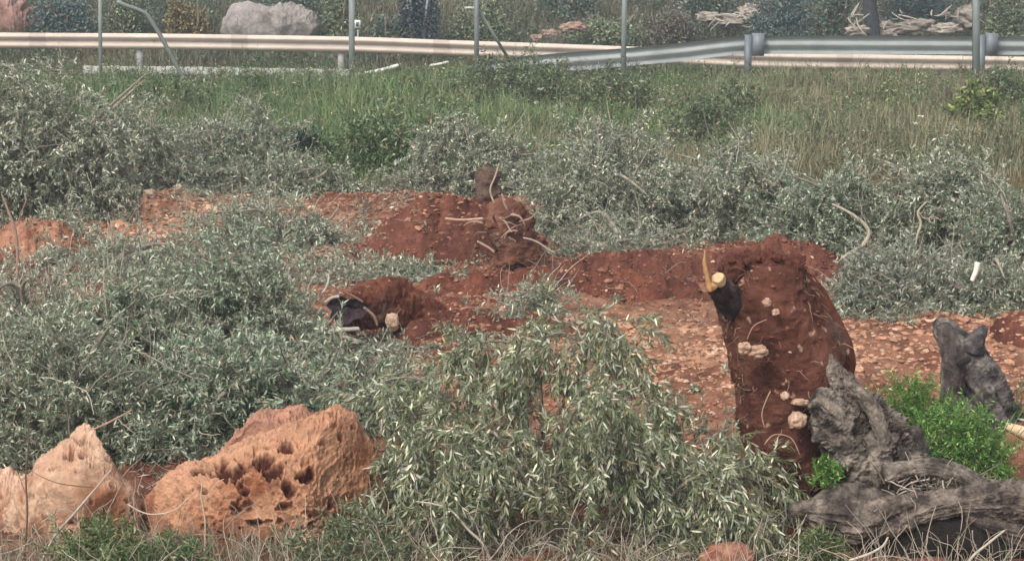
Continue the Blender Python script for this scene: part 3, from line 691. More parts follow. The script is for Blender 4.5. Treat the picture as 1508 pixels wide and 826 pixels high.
# ------------------------------------------------------------------ rubble and litter
import itertools
ico_t = (1 + 5 ** .5) / 2
ICO = unit(np.array([(-1, ico_t, 0), (1, ico_t, 0), (-1, -ico_t, 0), (1, -ico_t, 0), (0, -1, ico_t), (0, 1, ico_t), (0, -1, -ico_t), (0, 1, -ico_t), (ico_t, 0, -1), (ico_t, 0, 1), (-ico_t, 0, -1), (-ico_t, 0, 1)]))
ICF = np.array([(0, 11, 5), (0, 5, 1), (0, 1, 7), (0, 7, 10), (0, 10, 11), (1, 5, 9), (5, 11, 4), (11, 10, 2), (10, 7, 6), (7, 1, 8), (3, 9, 4), (3, 4, 2), (3, 2, 6), (3, 6, 8), (3, 8, 9), (4, 9, 5), (2, 4, 11), (6, 2, 10), (8, 6, 7), (9, 8, 1)])
def pebbles(b, p, r, col):
    n = len(p); v = ICO[None] * (1 + rng.normal(size=(n, 12, 1)) * .2); sc = np.stack([rng.uniform(.9, 1.6, n), rng.uniform(.7, 1.1, n), rng.uniform(.45, .8, n)], 1)
    a = rng.uniform(0, 6.28, n); R = np.zeros((n, 3, 3)); R[:, 0, 0] = np.cos(a); R[:, 0, 1] = -np.sin(a); R[:, 1, 0] = np.sin(a); R[:, 1, 1] = np.cos(a); R[:, 2, 2] = 1
    v = np.einsum('nij,nkj->nki', R, v * sc[:, None]) * r[:, None, None] + p[:, None]
    b.add(v.reshape(-1, 3), (ICF[None] + np.arange(n)[:, None, None] * 12).reshape(-1, 3), np.repeat(col, 12, 0))
def soil_d(x, y):
    q = np.stack([x, y, 0 * x], 1)
    return zone_soil(x, y) * ((np.abs(x) < .235 * y + .6)) * np.clip(.45 + 1.2 * fbm(q * 1.3 + 21, 3), .4, 1)
p = field(250000, -6.5, 6.5, 10.6, 26, soil_d); p[:, 2] = surf(p[:, 0], p[:, 1])
r = np.clip(rng.lognormal(-4.6, .45, len(p)) * (.75 + .55 * np.clip(tan_(p), 0, 1)), .004, .06) * np.clip(p[:, 1] / 15, .8, 1.5)
t = rng.random(len(p)); c = lerpc((0.13, 0.047, 0.031), (0.43, 0.24, 0.15), t * .6 + .6 * tan_(p)) * rng.uniform(.75, 1.2, (len(p), 1)); pl_ = rng.random(len(p)) < .02 + .07 * np.clip(tan_(p), 0, 1); c[pl_] = np.array([0.50, 0.35, 0.25]) * rng.uniform(.8, 1.2, (pl_.sum(), 1))
b = MB(); pebbles(b, p, r, c)
tag(b.build("rubble", M["clod"], smooth=False), "loose red and tan clods and gravel covering the cleared soil", "rubble", kind="stuff")

# twig litter and fallen leaves over the soil
def litter_d(x, y):
    q = np.stack([x, y, 0 * x], 1)
    base = np.where(x < -.6, .75, .12) * np.clip(.4 + 1.3 * fbm(q * .9 + 61, 3), 0.02, 1)
    return base * ((np.abs(x) < .235 * y + .6)) * (y < 26.5)
p = field(60000, -6.5, 6.5, 10.3, 26.5, litter_d); p[:, 2] = surf(p[:, 0], p[:, 1]) + .012
b = MB(); d = rng.normal(size=p.shape); d[:, 2] = np.abs(d[:, 2]) * .5
leaves(b, p, d, rng.uniform(.04, .08, len(p)), rng.uniform(.009, .016, len(p)), olive_cols(len(p), dict(dark=(0.12, 0.12, 0.08), mid=(0.25, 0.22, 0.16), pale=(0.42, 0.38, 0.30))), False)
k = rng.random(len(p)) < .22; pt = p[k]; d = rng.normal(size=pt.shape); d[:, 2] = np.abs(d[:, 2]) * .45
bulk_tubes(b, integ(pt, d, rng.uniform(.08, .3, len(pt)), 5, 1.5, .2), np.full(len(pt), .003), .0015, np.array([0.36, 0.31, 0.25]) * rng.uniform(.5, 1.3, (len(pt), 1)))
# sparse low sprays mixed into the litter
tag(b.build("plant_litter", M["twig"]), "dry twigs and fallen olive leaves strewn over the red soil", "litter", kind="stuff")

# ------------------------------------------------------------------ felled olive crowns
GREY = dict(dark=(0.09, 0.125, 0.075), mid=(0.225, 0.265, 0.175), pale=(0.48, 0.47, 0.36))
TEAL = dict(dark=(0.055, 0.10, 0.055), mid=(0.155, 0.215, 0.13), pale=(0.38, 0.42, 0.31))
def C(label, px, base, w, top, n, **k): return crown(label, px, base, w, top, n, **k)
# left side, near
C("broad olive heap filling the left edge above the pale boulder", 70, 690, 420, 445, 420, pal=PAL_OLIVE, bright=1.0, bare=20)
C("dense dark green olive heap right behind the large orange boulder", 330, 675, 400, 470, 400, pal=TEAL, bare=14)
C("rounded grey green olive heap left of the hollow stump", 335, 560, 300, 300, 400, pal=TEAL, bright=1.1, bare=10)
C("thin olive branches over reddish soil at the left edge", 50, 545, 260, 385, 170, pal=GREY, bare=34, inner=.2)
C("loose thin olive branches hiding the pale stony red heap", 175, 405, 270, 345, 55, pal=GREY, bare=14, ry=.5)
C("olive branches between the rounded heap and the left edge heap", 185, 590, 260, 400, 240, pal=PAL_OLIVE, bare=16)
C("low pale olive sprays left of the drooping green branch", 500, 640, 190, 515, 130, pal=TEAL, bright=1.15, bare=8, ry=.35)
# left side, far
C("tall loose olive crown hiding the left end of the white guardrail", 60, 330, 380, 50, 400, L=.6, pal=dict(dark=(0.09, 0.125, 0.07), mid=(0.21, 0.24, 0.16), pale=(0.48, 0.48, 0.38)), leafL=.075, leafW=.02, pale=.16, bare=26, spacing=.03, ry=.6)
C("olive crown sloping down from the tall one towards the grass", 205, 300, 230, 135, 220, pal=GREY, leafL=.065, leafW=.017, bare=16, hexa=False)
C("grey olive heap left of the dark shadowed gap", 350, 262, 260, 145, 240, pal=GREY, leafL=.06, leafW=.017, bare=18, hexa=False)
C("low olive heap in front of the shadowed gap", 400, 290, 300, 232, 150, pal=PAL_OLIVE, leafL=.06, leafW=.017, bare=10, hexa=False, ry=.4)
C("sparse greyish olive twigs on soil left of the dark red mound", 400, 372, 240, 300, 110, pal=GREY, bare=24, ry=.6)
# centre and right, far
C("grey olive heap behind the dark red mound", 690, 290, 260, 175, 210, pal=GREY, leafL=.06, leafW=.017, bare=22, hexa=False)
C("large grey olive heap right of the roots, below the fence post", 890, 360, 300, 165, 420, pal=GREY, leafL=.06, leafW=.017, bare=24, hexa=False, ry=1.2)
C("olive heap behind the top of the upright root ball", 1075, 360, 280, 190, 360, pal=GREY, leafL=.06, leafW=.017, bare=26, hexa=False, ry=1.2)
C("teal tinted olive heap with the curved pale branch", 1225, 385, 240, 235, 280, pal=TEAL, leafL=.055, leafW=.016, bare=18, hexa=False)
C("tall domed olive heap at the right, below the yellowish plant", 1390, 400, 270, 205, 420, pal=GREY, leafL=.055, leafW=.016, bare=22, hexa=False, ry=.9)
C("dark green olive heap cut off by the right edge", 1500, 425, 200, 260, 240, pal=TEAL, leafL=.055, leafW=.016, bare=12, hexa=False)
C("low silvery olive sprays spread before the right heaps", 1330, 470, 260, 370, 210, pal=dict(dark=(0.10, 0.125, 0.09), mid=(0.2, 0.225, 0.17), pale=(0.42, 0.43, 0.35)), bare=10, ry=.5, hexa=False)
C("low olive sprays reaching the right edge behind the grey stump", 1470, 475, 160, 395, 110, pal=GREY, bare=8, ry=.4, hexa=False)
C("flat olive branches over the narrow earth ridge", 900, 378, 170, 335, 90, pal=GREY, bare=10, ry=.35, hexa=False)
C("small olive spray lying on soil below the dark red mound", 600, 412, 110, 372, 40, pal=GREY, ry=.2, L=.28, limbs=0, name="olive_branch", cat="branch", group="small cut olive branches on the soil")
C("small upright olive spray behind the drooping green branch", 785, 478, 110, 415, 46, pal=GREY, ry=.2, L=.26, limbs=1, bare=10, name="olive_branch", cat="branch", group="small cut olive branches on the soil")
C("olive twigs curling round the hollow stump's left side", 445, 505, 60, 440, 40, pal=GREY, ry=.2, L=.26, limbs=0, bare=8, name="olive_branch", cat="branch", group="small cut olive branches on the soil")

# small cut sprays strewn thinly between the heaps
bl, bt = MB(), MB()
def strew(n, x0, x1, y0, y1, L=.3, pal=GREY, lift_=.03, bright=1.0):
    P = np.array([G(rng.uniform(x0, x1), rng.uniform(y0, y1)) for _ in range(n)]); k = fbm(P * 1.1 + 5, 2) > -.18; P = P[k]
    P[:, 2] = surf(P[:, 0], P[:, 1]) + lift_
    d = rng.normal(size=P.shape); d[:, 2] = np.abs(d[:, 2]) * .35 + .05
    sprays(bl, bt, P, d, L * rng.uniform(.5, 1.2, len(P)), droop=1.0, leafL=.05, leafW=.012, pal=pal, bright=bright, nside=2, spacing=.03, hexa=False, twigcol=(0.27, 0.23, 0.18))
strew(1150, 100, 560, 275, 430); strew(60, 560, 700, 360, 430); strew(60, 640, 900, 430, 520, .2); strew(200, 0, 300, 320, 440); strew(60, 450, 620, 500, 560)
strew(70, 1200, 1508, 440, 490, .25); strew(45, 800, 1050, 355, 385, .25); strew(60, 900, 1080, 560, 690, .18, PAL_OLIVE)
o_ = thing("cut_sprays", "thin scatter of small cut olive sprays lying over the soil between the heaps", "olive sprays", (0, 18, 0)); o_["kind"] = "stuff"
bl.build("foliage", M["olive"], o_); bt.build("twigs", M["twig"], o_)

# the bright drooping branch in the foreground
def drooping():
    cY = 11.9
    g = PT(860, 800, cY); z0 = gz(g[0], cY)
    root = thing("drooping_olive_branch", "bright green leafy olive branch arching and drooping in the foreground centre", "branch", (g[0], cY, z0))
    PB = dict(dark=(0.055, 0.085, 0.03), mid=(0.165, 0.19, 0.085), pale=(0.50, 0.48, 0.33))
    arcs = [  # (points of the arching limb, Y at its start and end)
        ([(800, 860), (850, 640), (868, 490), (905, 480), (945, 545), (965, 600)], 12.1, 11.7),
        ([(800, 860), (800, 640), (780, 520), (700, 505), (660, 540)], 12.3, 12.2),
        ([(840, 870), (900, 720), (990, 690), (1050, 700), (1118, 712), (1120, 790)], 11.6, 11.3),
        ([(840, 870), (880, 700), (920, 650), (980, 690), (1040, 770)], 11.5, 11.2),
        ([(780, 870), (720, 680), (640, 570), (570, 560), (530, 600)], 12.2, 12.4),
        ([(780, 870), (740, 720), (670, 640), (610, 640), (590, 700)], 11.6, 11.4),
        ([(820, 870), (820, 700), (850, 600), (900, 600), (940, 700)], 11.3, 11.1),
        ([(820, 870), (790, 740), (730, 640), (690, 650), (660, 760)], 11.2, 11.1),
        ([(860, 880), (960, 760), (1030, 700), (1090, 725), (1118, 810)], 11.2, 11.1),
        ([(830, 860), (850, 600), (840, 500), (800, 500), (760, 560)], 12.0, 11.9),
    ]
    for pts, ya, yb in arcs:
        P = [PT(a, c_, ya + (yb - ya) * i / (len(pts) - 1)) for i, (a, c_) in enumerate(pts)]
        bb = MB(); sp = tube(bb, P, np.linspace(.014, .003, len(P)), (0.25, 0.23, 0.18), n=50, seg=7, lump=.1)
        lb = bb.build("limb", M["bark"], root)
        bl, bt = MB(), MB(); n = 38
        k = rng.integers(12, 50, n); p0 = sp[k] + rng.normal(size=(n, 3)) * np.array([.05, .08, .03])
        tg = unit(np.gradient(sp, axis=0))[k]
        d0 = tg * .5 + unit(rng.normal(size=(n, 3))) * .6 + np.array([0.1, -.1, .05])
        sprays(bl, bt, p0, d0, rng.uniform(.22, .5, n), droop=4.5, leafL=.050, leafW=.0102, pal=PB, pale=.18, nside=4, spacing=.018, spread=.7, hang=.25, r=.0022, twigcol=(0.3, 0.28, 0.2))
        bl.build("spray", M["olive"], root); bt.build("twigs", M["twig"], root)
    # ground level fill: leafy sprays lying round the foot
    bl, bt = MB(), MB(); n = 300
    px_ = rng.uniform(525, 1080, n); yy = rng.uniform(10.9, 12.7, n)
    top_ = np.interp(px_, [575, 640, 700, 790, 870, 930, 1000, 1110], [680, 620, 590, 590, 590, 670, 740, 790])
    zt = np.array([PT(a, t_, 11.9)[2] for a, t_ in zip(px_, top_)])
    xx = np.array([PT(a, 600, y_)[0] for a, y_ in zip(px_, yy)])
    p0 = np.stack([xx, yy, th(xx, yy) + .05 + np.maximum(zt - .1, .1) * rng.random(n) * (1 - np.clip(np.abs(yy - 11.8) / 1.3, 0, .85))], 1)
    sprays(bl, bt, p0, rng.normal(size=(n, 3)) * .8 + np.array([0, -.1, .4]), rng.uniform(.2, .42, n), droop=2.5, leafL=.054, leafW=.011, pal=PB, bright=.95, pale=.14, nside=3, spacing=.022, hang=.2)
    nb = 150; P0 = np.array([G(rng.uniform(600, 1080), rng.uniform(800, 850)) for _ in range(nb)])
    Qb = integ(P0, rng.normal(size=(nb, 3)) * .6 + np.array([0, 0, .7]), rng.uniform(.15, .5, nb), 9, 1.5, .2); bulk_tubes(bt, Qb, np.full(nb, .004), .0018, np.array([0.36, 0.31, 0.25]) * rng.uniform(.5, 1.25, (nb, 1)), seg=4)
    bl.build("spray", M["olive"], root); bt.build("twigs", M["twig"], root)
drooping()

# ------------------------------------------------------------------ bare pale branches
def bare(label, pts, Yb, r, col=(0.50, 0.44, 0.35), name="bare_branch", group="bare branches among the heaps", forks=()):
    P = [PT(a, c_, Yb) for a, c_ in pts]
    root = thing(name, label, "branch", P[-1], group)
    b = MB(); tube(b, P, r, col, n=40, seg=9, lump=.15, gnarl=.05); b.build("stem", M["twig"], root)
    for f in forks:
        b = MB(); tube(b, [PT(a, c_, Yb - .02 * i) for i, (a, c_) in enumerate(f)], np.linspace(r[0] * .6, r[-1] * .3 + .001, len(f)), col, n=24, seg=7, lump=.15); b.build("side_twig", M["twig"], root)
bare("pale S shaped bare branch standing out of the right olive heap", [(1225, 300), (1258, 318), (1279, 340), (1270, 362), (1243, 378), (1234, 392)], 18.9, [.008, .012, .015, .016, .014, .008], (0.40, 0.35, 0.27))
bare("thin pale crooked branch right of the S shaped one", [(1366, 296), (1352, 312), (1356, 330), (1350, 350), (1346, 378)], 18.9, [.006, .009, .011, .010, .008], (0.36, 0.32, 0.25), forks=[[(1353, 312), (1362, 322), (1376, 318)]])
bare("short white branch stub poking up at the right", [(1440, 386), (1437, 400), (1431, 414)], 17.2, [.022, .02, .016], (0.72, 0.68, 0.58))
bare("dark upright bare stick in front of the pale boulder", [(40, 590), (42, 650), (38, 700), (40, 760), (34, 840)], 10.95, [.002, .0035, .004, .005, .006], (0.13, 0.09, 0.06), forks=[[(42, 690), (62, 702), (90, 712), (140, 718)], [(39, 730), (28, 700), (22, 680)]])
bare("brown forked twig in the sparse branches at the left edge", [(2, 285), (12, 310), (22, 340), (26, 380), (24, 430)], 17.6, [.006, .01, .012, .012, .012], (0.3, 0.2, 0.15), forks=[[(22, 340), (32, 312), (40, 292)], [(24, 350), (45, 330), (60, 322)]])
bare("pale bent twig arching in front of the drooping branch's left side", [(612, 738), (640, 742), (665, 752), (690, 780), (715, 806), (728, 850)], 10.9, [.003, .004, .005, .006, .006, .007], (0.45, 0.40, 0.33), forks=[[(690, 780), (700, 760), (708, 720), (712, 700)]])
bare("grey diagonal stick below the pale boulder", [(165, 690), (140, 720), (110, 755), (80, 790), (60, 830)], 10.9, [.003, .005, .006, .006, .006], (0.36, 0.32, 0.27), forks=[[(110, 755), (90, 750), (60, 770)]])
bare("thin pale twig crossing the gap between the two orange boulders", [(188, 742), (205, 752), (225, 757), (255, 752), (275, 735), (290, 722)], 10.95, [.004, .004, .0035, .003, .003, .002], (0.48, 0.36, 0.28))
bare("slender upright straw stalk before the large boulder's middle", [(300, 700), (296, 730), (302, 770), (300, 840)], 10.95, [.002, .003, .003, .003], (0.5, 0.42, 0.32), forks=[[(298, 740), (318, 712), (330, 705)]])
bare("thin brown twig rising diagonally at left behind the boulders", [(195, 603), (160, 622), (120, 640)], 12.6, [.004, .006, .006], (0.3, 0.2, 0.15))
bare("thin red brown twig lying across the lower left of the mound face", [(655, 322), (680, 324), (712, 322)], 19.8, [.012, .010, .012], (0.45, 0.28, 0.2))
bare("white curled twig standing above the hollow stump", [(483, 402), (484, 412), (480, 424), (474, 432)], 16.6, [.006, .008, .008, .007], (0.5, 0.47, 0.4))
bare("long dry twig in the lower right corner before the painted dark shade under the limb", [(1480, 780), (1455, 800), (1430, 822), (1420, 850)], 10.6, [.005, .006, .007, .007], (0.40, 0.36, 0.30), forks=[[(1440, 812), (1433, 795), (1432, 780)]])
bare("curved pale root below the lying trunk", [(1308, 790), (1300, 803), (1280, 815), (1250, 825)], 10.7, [.004, .005, .006, .006], (0.45, 0.4, 0.33))

# ------------------------------------------------------------------ uprooted olive stump, right foreground
def soilf(dark=(0.085, 0.03, 0.02), lite=(0.18, 0.07, 0.043), grey=0.0, stones=True):
    def f(v, k):
        c = lerpc(dark, lite, fbm(v * 6, 3) + .4)
        g_ = np.clip(fbm(v * 4 + 40, 3) * 3 - .6 + grey, 0, 1)[:, None]
        c = c * (1 - g_ * .6) + np.array([0.17, 0.12, 0.095]) * g_ * .6
        s_ = np.clip(fbm(v * 28 + 3, 2) * 8 - 4.2, 0, 1)[:, None]
        return c * (1 - s_) + np.array([0.42, 0.27, 0.19]) * s_
    return f
def barkf(dark=(0.055, 0.045, 0.038), lite=(0.33, 0.28, 0.23), mid=.3):
    def f(v, k):
        c = lerpc(dark, lite, fbm(v * 14, 4) * 1.0 + (k - 1) * .8 + mid)
        cr_ = np.clip(1 - np.abs(fbm(v * 22 + 5, 3)) * 9, 0, 1)[:, None] * .6; c = c * (1 - cr_) + np.array([0.03, 0.024, 0.02]) * cr_
        return c * lerpc((.8,) * 3, (1.2,) * 3, fbm(v * 60, 2) + .5)
    return f
def at(pts, Yv, s=None):
    P, R = [], []
    for i, p in enumerate(pts):
        yy = p[3] if len(p) > 3 else Yv
        P.append(PT(p[0], p[1], yy)); R.append(p[2] / ppm(yy, P[-1][2]))
    return P, R
YS = 11.75
st = thing("uprooted_olive_stump", "uprooted olive stump tipped over, red earth caked on its tall root ball", "tree stump", PT(1200, 800, YS))
b = MB(); P, R = at([(1116, 382, 44), (1120, 402, 66), (1130, 445, 77), (1154, 510, 87), (1166, 560, 88), (1158, 610, 76), (1164, 655, 72), (1178, 710, 56), (1178, 770, 46), (1178, 850, 46)], YS + .05)
tube(b, P, R, None, n=300, seg=230, lump=.24, knots=4.2, seed=3.3, colf=soilf((0.08, 0.03, 0.021), (0.155, 0.064, 0.043)), fine=.035, flat=.9)
bv = b.v[0]; fr_ = bv[bv[:, 1] < YS + .1]; b.build("root_ball", M["soil"], st)
b = MB(); kk = rng.integers(0, len(fr_), 420); t_ = rng.random(420); cl = lerpc((0.09, 0.032, 0.021), (0.20, 0.085, 0.053), t_); pm_ = rng.random(420) < .05; cl[pm_] = (0.5, 0.34, 0.24)
pebbles(b, fr_[kk], np.clip(rng.lognormal(-5.4, .5, 420), .003, .022), cl); b.build("clods", M["clod"], st, smooth=False)["kind"] = "stuff"
b = MB(); P, R = at([(1165, 392, 10), (1192, 425, 17), (1218, 475, 20), (1238, 520, 20), (1243, 548, 14), (1236, 580, 8)], YS + .16)
tube(b, P, R, None, n=90, seg=50, lump=.25, knots=9, seed=1.3, colf=soilf((0.09, 0.03, 0.02), (0.17, 0.06, 0.035)), flat=1.3); b.build("root", M["soil"], st)
# trunk: gnarled grey wood leading down right
b = MB()
P, R = at([(1220, 520, 5), (1228, 548, 14), (1246, 578, 23), (1268, 612, 33), (1292, 655, 45), (1308, 705, 50), (1325, 750, 44)], YS - .2)
tube(b, P, R, None, n=300, seg=200, gnarl=.14, twist=4.0, lump=.42, knots=17, seed=5, colf=barkf((0.075, 0.058, 0.048), (0.33, 0.275, 0.225)), fine=.17)
P, R = at([(1195, 582, 14), (1218, 600, 26), (1238, 645, 30), (1252, 690, 32), (1270, 730, 34)], YS - .28)
tube(b, P, R, None, n=150, seg=90, gnarl=.22, twist=5.0, lump=.45, knots=20, seed=8, colf=barkf(mid=.4), fine=.15)
b.build("trunk", M["bark"], st)
b = MB()
P, R = at([(1160, 751, 7), (1185, 752, 13), (1225, 762, 22), (1270, 770, 29), (1310, 764, 28), (1355, 748, 20), (1410, 738, 19), (1460, 738, 23), (1520, 742, 30), (1640, 755, 48), (1760, 765, 60)], YS - .5)
tube(b, P, R, None, n=420, seg=160, gnarl=.24, twist=1.2, lump=.30, knots=12, seed=11, colf=barkf((0.07, 0.055, 0.047), (0.30, 0.245, 0.20), .25), fine=.10)
b.build("limb", M["bark"], st)
b = MB()
P, R = at([(1420, 762, 5), (1450, 772, 9), (1480, 782, 14), (1520, 794, 22), (1600, 815, 40), (1700, 830, 40)], YS - .55)
tube(b, P, R, None, n=200, seg=100, gnarl=.28, twist=1.0, lump=.25, knots=12, seed=14, colf=barkf((0.06, 0.045, 0.04), (0.22, 0.18, 0.15)), fine=.06)
b.build("limb", M["bark"], st)
for sp_ in (((1190, 600, 3), (1206, 592, 7), (1226, 604, 10), (1240, 628, 9)), ((1195, 650, 3), (1215, 640, 8), (1236, 652, 10), (1255, 676, 9)), ((1240, 560, 3), (1262, 575, 8), (1284, 600, 10), (1300, 640, 9), (1306, 690, 8)),
            ((1275, 640, 5), (1290, 665, 10), (1288, 700, 11), (1300, 735, 9)), ((1322, 655, 4), (1334, 680, 9), (1326, 715, 9), (1340, 745, 8)), ((1395, 728, 3), (1440, 722, 6), (1490, 726, 8), (1560, 722, 9)), ((1250, 800, 3), (1290, 790, 7), (1330, 782, 8), (1370, 765, 5))):
    b = MB(); P, R = at(sp_, YS - .36); tube(b, P, R, None, n=90, seg=36, gnarl=.3, lump=.35, knots=22, seed=sp_[0][0] * .1, colf=barkf(mid=.42), fine=.12); b.build("burl", M["bark"], st)
b = MB()
P, R = at([(1300, 700, 16), (1335, 690, 11), (1375, 688, 12), (1412, 698, 12), (1440, 716, 13), (1462, 742, 14)], YS - .45)
tube(b, P, R, None, n=140, seg=60, gnarl=.22, lump=.2, knots=18, seed=17, colf=barkf(mid=.35), fine=.05); b.build("root", M["bark"], st)
b = MB()
P, R = at([(1196, 742, 5), (1215, 735, 12), (1245, 730, 19), (1280, 738, 22), (1320, 740, 16)], YS - .42)
tube(b, P, R, None, n=120, seg=60, gnarl=.2, lump=.25, knots=16, seed=19, colf=barkf(mid=.4), fine=.05); b.build("root", M["bark"], st)
b = MB()
P, R = at([(1330, 640, 24), (1345, 665, 22), (1350, 690, 16)], YS - .05)
tube(b, P, R, None, n=80, seg=50, gnarl=.15, lump=.2, knots=12, seed=23, colf=barkf((0.06, 0.05, 0.045), (0.16, 0.13, 0.11))); b.build("root", M["bark"], st)
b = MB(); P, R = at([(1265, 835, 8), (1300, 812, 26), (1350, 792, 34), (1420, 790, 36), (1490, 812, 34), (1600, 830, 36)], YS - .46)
tube(b, P, R, (0.022, 0.019, 0.016), n=90, seg=60, lump=.3, knots=8, seed=27); b.build("hollow", M["bark"], st)  # near-black tube painting the shade under the lying limb, not a real cavity
b = MB(); kk = rng.integers(0, len(fr_), 260); d_ = rng.normal(size=(260, 3)) * np.array([.6, .3, .5]) + np.array([0, -.45, -.2])
bulk_tubes(b, integ(fr_[kk] + np.array([0, .01, 0]), d_, rng.uniform(.03, .16, 260), 7, 6, .35), np.full(260, .0024), .0008, np.array([0.26, 0.16, 0.11]) * rng.uniform(.4, 1.5, (260, 1)), seg=4); b.build("root_fibres", M["twig"], st)["kind"] = "stuff"
b = MB()
for i in range(90):
    a_ = rng.uniform(1068, 1178); y_ = np.interp(a_, [1060, 1110, 1160, 1205], [396, 384, 386, 404]) + rng.uniform(-10, 22); r_ = rng.uniform(.010, .034)
    blob(b, PT(a_, y_, YS + rng.uniform(-.12, .2)), (r_ * rng.uniform(.8, 1.5), r_, r_ * rng.uniform(.7, 1.3)), (0.075, 0.027, 0.019), (0.155, 0.06, 0.04), i * 3.1, .5, n=16, seg=20, k=1.4, chip=.2)
b.build("earth_lumps", M["soil"], st)["kind"] = "stuff"
# cut stub with yellow wood and a standing splinter
b = MB(); P, R = at([(1110, 480, 12, YS + .02), (1088, 456, 20, YS - .06), (1068, 432, 18, YS - .16), (1057, 419, 15, YS - .24)], YS - .22)
tube(b, P, R, None, n=60, seg=60, gnarl=.15, lump=.35, knots=14, seed=2, colf=barkf((0.045, 0.03, 0.032), (0.12, 0.08, 0.07)), fine=.08); stub = b.build("cut_stub", M["bark"], st)
b = MB()
P, R = at([(1058, 418, 16), (1049, 411, 14.5)], YS - .26); tube(b, P, R, (0.38, 0.22, 0.10), n=20, seg=30, lump=.35, knots=30)
P, R = at([(1062, 414, 10, YS - .29), (1057, 408, 9, YS - .33)], YS - .3); tube(b, P, R, (0.52, 0.37, 0.21), n=14, seg=26, lump=.3, knots=34)
b.build("cut_face", M["wood"], st)
b = MB(); P, R = at([(1046, 430, 10), (1041, 405, 8), (1038, 386, 6), (1038, 368, 2.5)], YS - .28)
tube(b, P, R, (0.38, 0.21, 0.09), n=40, seg=14, lump=.35, knots=25, flat=.5, fine=.1); b.build("splinter", M["wood"], st)
# fine dangling roots on the root ball
for pts, rr_ in (([(1125, 655), (1140, 640), (1165, 645), (1178, 670)], .005), ([(1135, 575), (1128, 590), (1122, 610), (1126, 630)], .006),
                 ([(1100, 500), (1110, 480), (1130, 470)], .004), ([(1135, 730), (1150, 740), (1145, 770)], .006), ([(1158, 785), (1164, 805), (1162, 840)], .012)):
    b = MB(); tube(b, [PT(a, c_, YS - .36) for a, c_ in pts], [rr_ * .55] * len(pts), (0.36, 0.23, 0.17), n=20, seg=6, lump=.3); b.build("rootlet", M["twig"], st)
# tangle of short twigs and bark flakes in the crook of the trunk
b = MB(); n = 170; p0 = np.array([PT(rng.uniform(1300, 1450), rng.uniform(700, 745), YS - .5 + rng.random() * .15) for _ in range(n)])
bulk_tubes(b, integ(p0, rng.normal(size=(n, 3)) * np.array([1, .4, .5]), rng.uniform(.06, .2, n), 5, 1, .2), np.full(n, .005), .002, np.array([0.36, 0.30, 0.25]) * rng.uniform(.4, 1.3, (n, 1)), seg=4)
tag(b.build("debris", M["twig"], st))
for (a, c_, s_, lb) in ((1097, 512, 9, "round pale stone stuck in the root ball, the left of a pair"), (1116, 518, 9, "elongated pale stone stuck in the root ball, the right of a pair"), (1174, 619, 12, "pinkish square stone lodged low in the root ball"),
                        (1156, 583, 6, "small round pale stone beside the grey bark's upper end"), (1178, 592, 8, "flat pale chip lodged under the grey bark's upper end"), (1130, 445, 6, "small pale chip near the top of the root ball"), (1142, 460, 5, "tiny pale chip right of the dark stub on the root ball")):
    w2 = s_ * (1.5 if "elong" in lb or "flat" in lb else 1.0)
    yb = YS - .33 + (.03 if c_ < 480 else 0)
    stone(lb, a, c_, w2 * 1.9, s_ * (1.1 if "flat" in lb else 1.8), yb, (0.38, 0.22, 0.15), (0.62, 0.46, 0.34), a * .1, "stones caught in the root ball", rough=.5, k=2)

# second stump, right
s2 = thing("olive_stump", "smaller twisted grey olive stump standing behind the green weeds at right", "tree stump", PT(1430, 640, 13.9))
b = MB(); P, R = at([(1440, 665, 46), (1441, 610, 43), (1434, 565, 41), (1418, 525, 31), (1402, 500, 20), (1388, 482, 14), (1378, 470, 5)], 13.9)
tube(b, P, R, None, n=200, seg=120, gnarl=.20, twist=2.5, lump=.15, knots=10, seed=31, colf=barkf((0.06, 0.055, 0.054), (0.32, 0.285, 0.255), .25), fine=.05); b.build("trunk", M["bark"], s2)
b = MB(); P, R = at([(1432, 520, 16), (1437, 502, 12), (1446, 488, 8), (1452, 480, 4)], 13.8)
tube(b, P, R, None, n=60, seg=30, gnarl=.2, lump=.2, knots=14, seed=33, colf=barkf((0.05, 0.045, 0.05), (0.2, 0.17, 0.16), .15)); b.build("side_branch", M["bark"], s2)
b = MB(); P, R = at([(1386, 476, 9), (1398, 505, 14), (1404, 545, 16), (1400, 590, 14), (1398, 640, 14)], 13.7)
tube(b, P, R, None, n=120, seg=50, gnarl=.25, lump=.2, knots=14, seed=35, colf=barkf((0.08, 0.065, 0.06), (0.25, 0.21, 0.19), .2)); b.build("root", M["bark"], s2)
b = MB(); P, R = at([(1418, 530, 12), (1420, 535, 11)], 13.62); tube(b, P, R, (0.025, 0.022, 0.022), n=10, seg=20); b.build("hollow", M["bark"], s2)

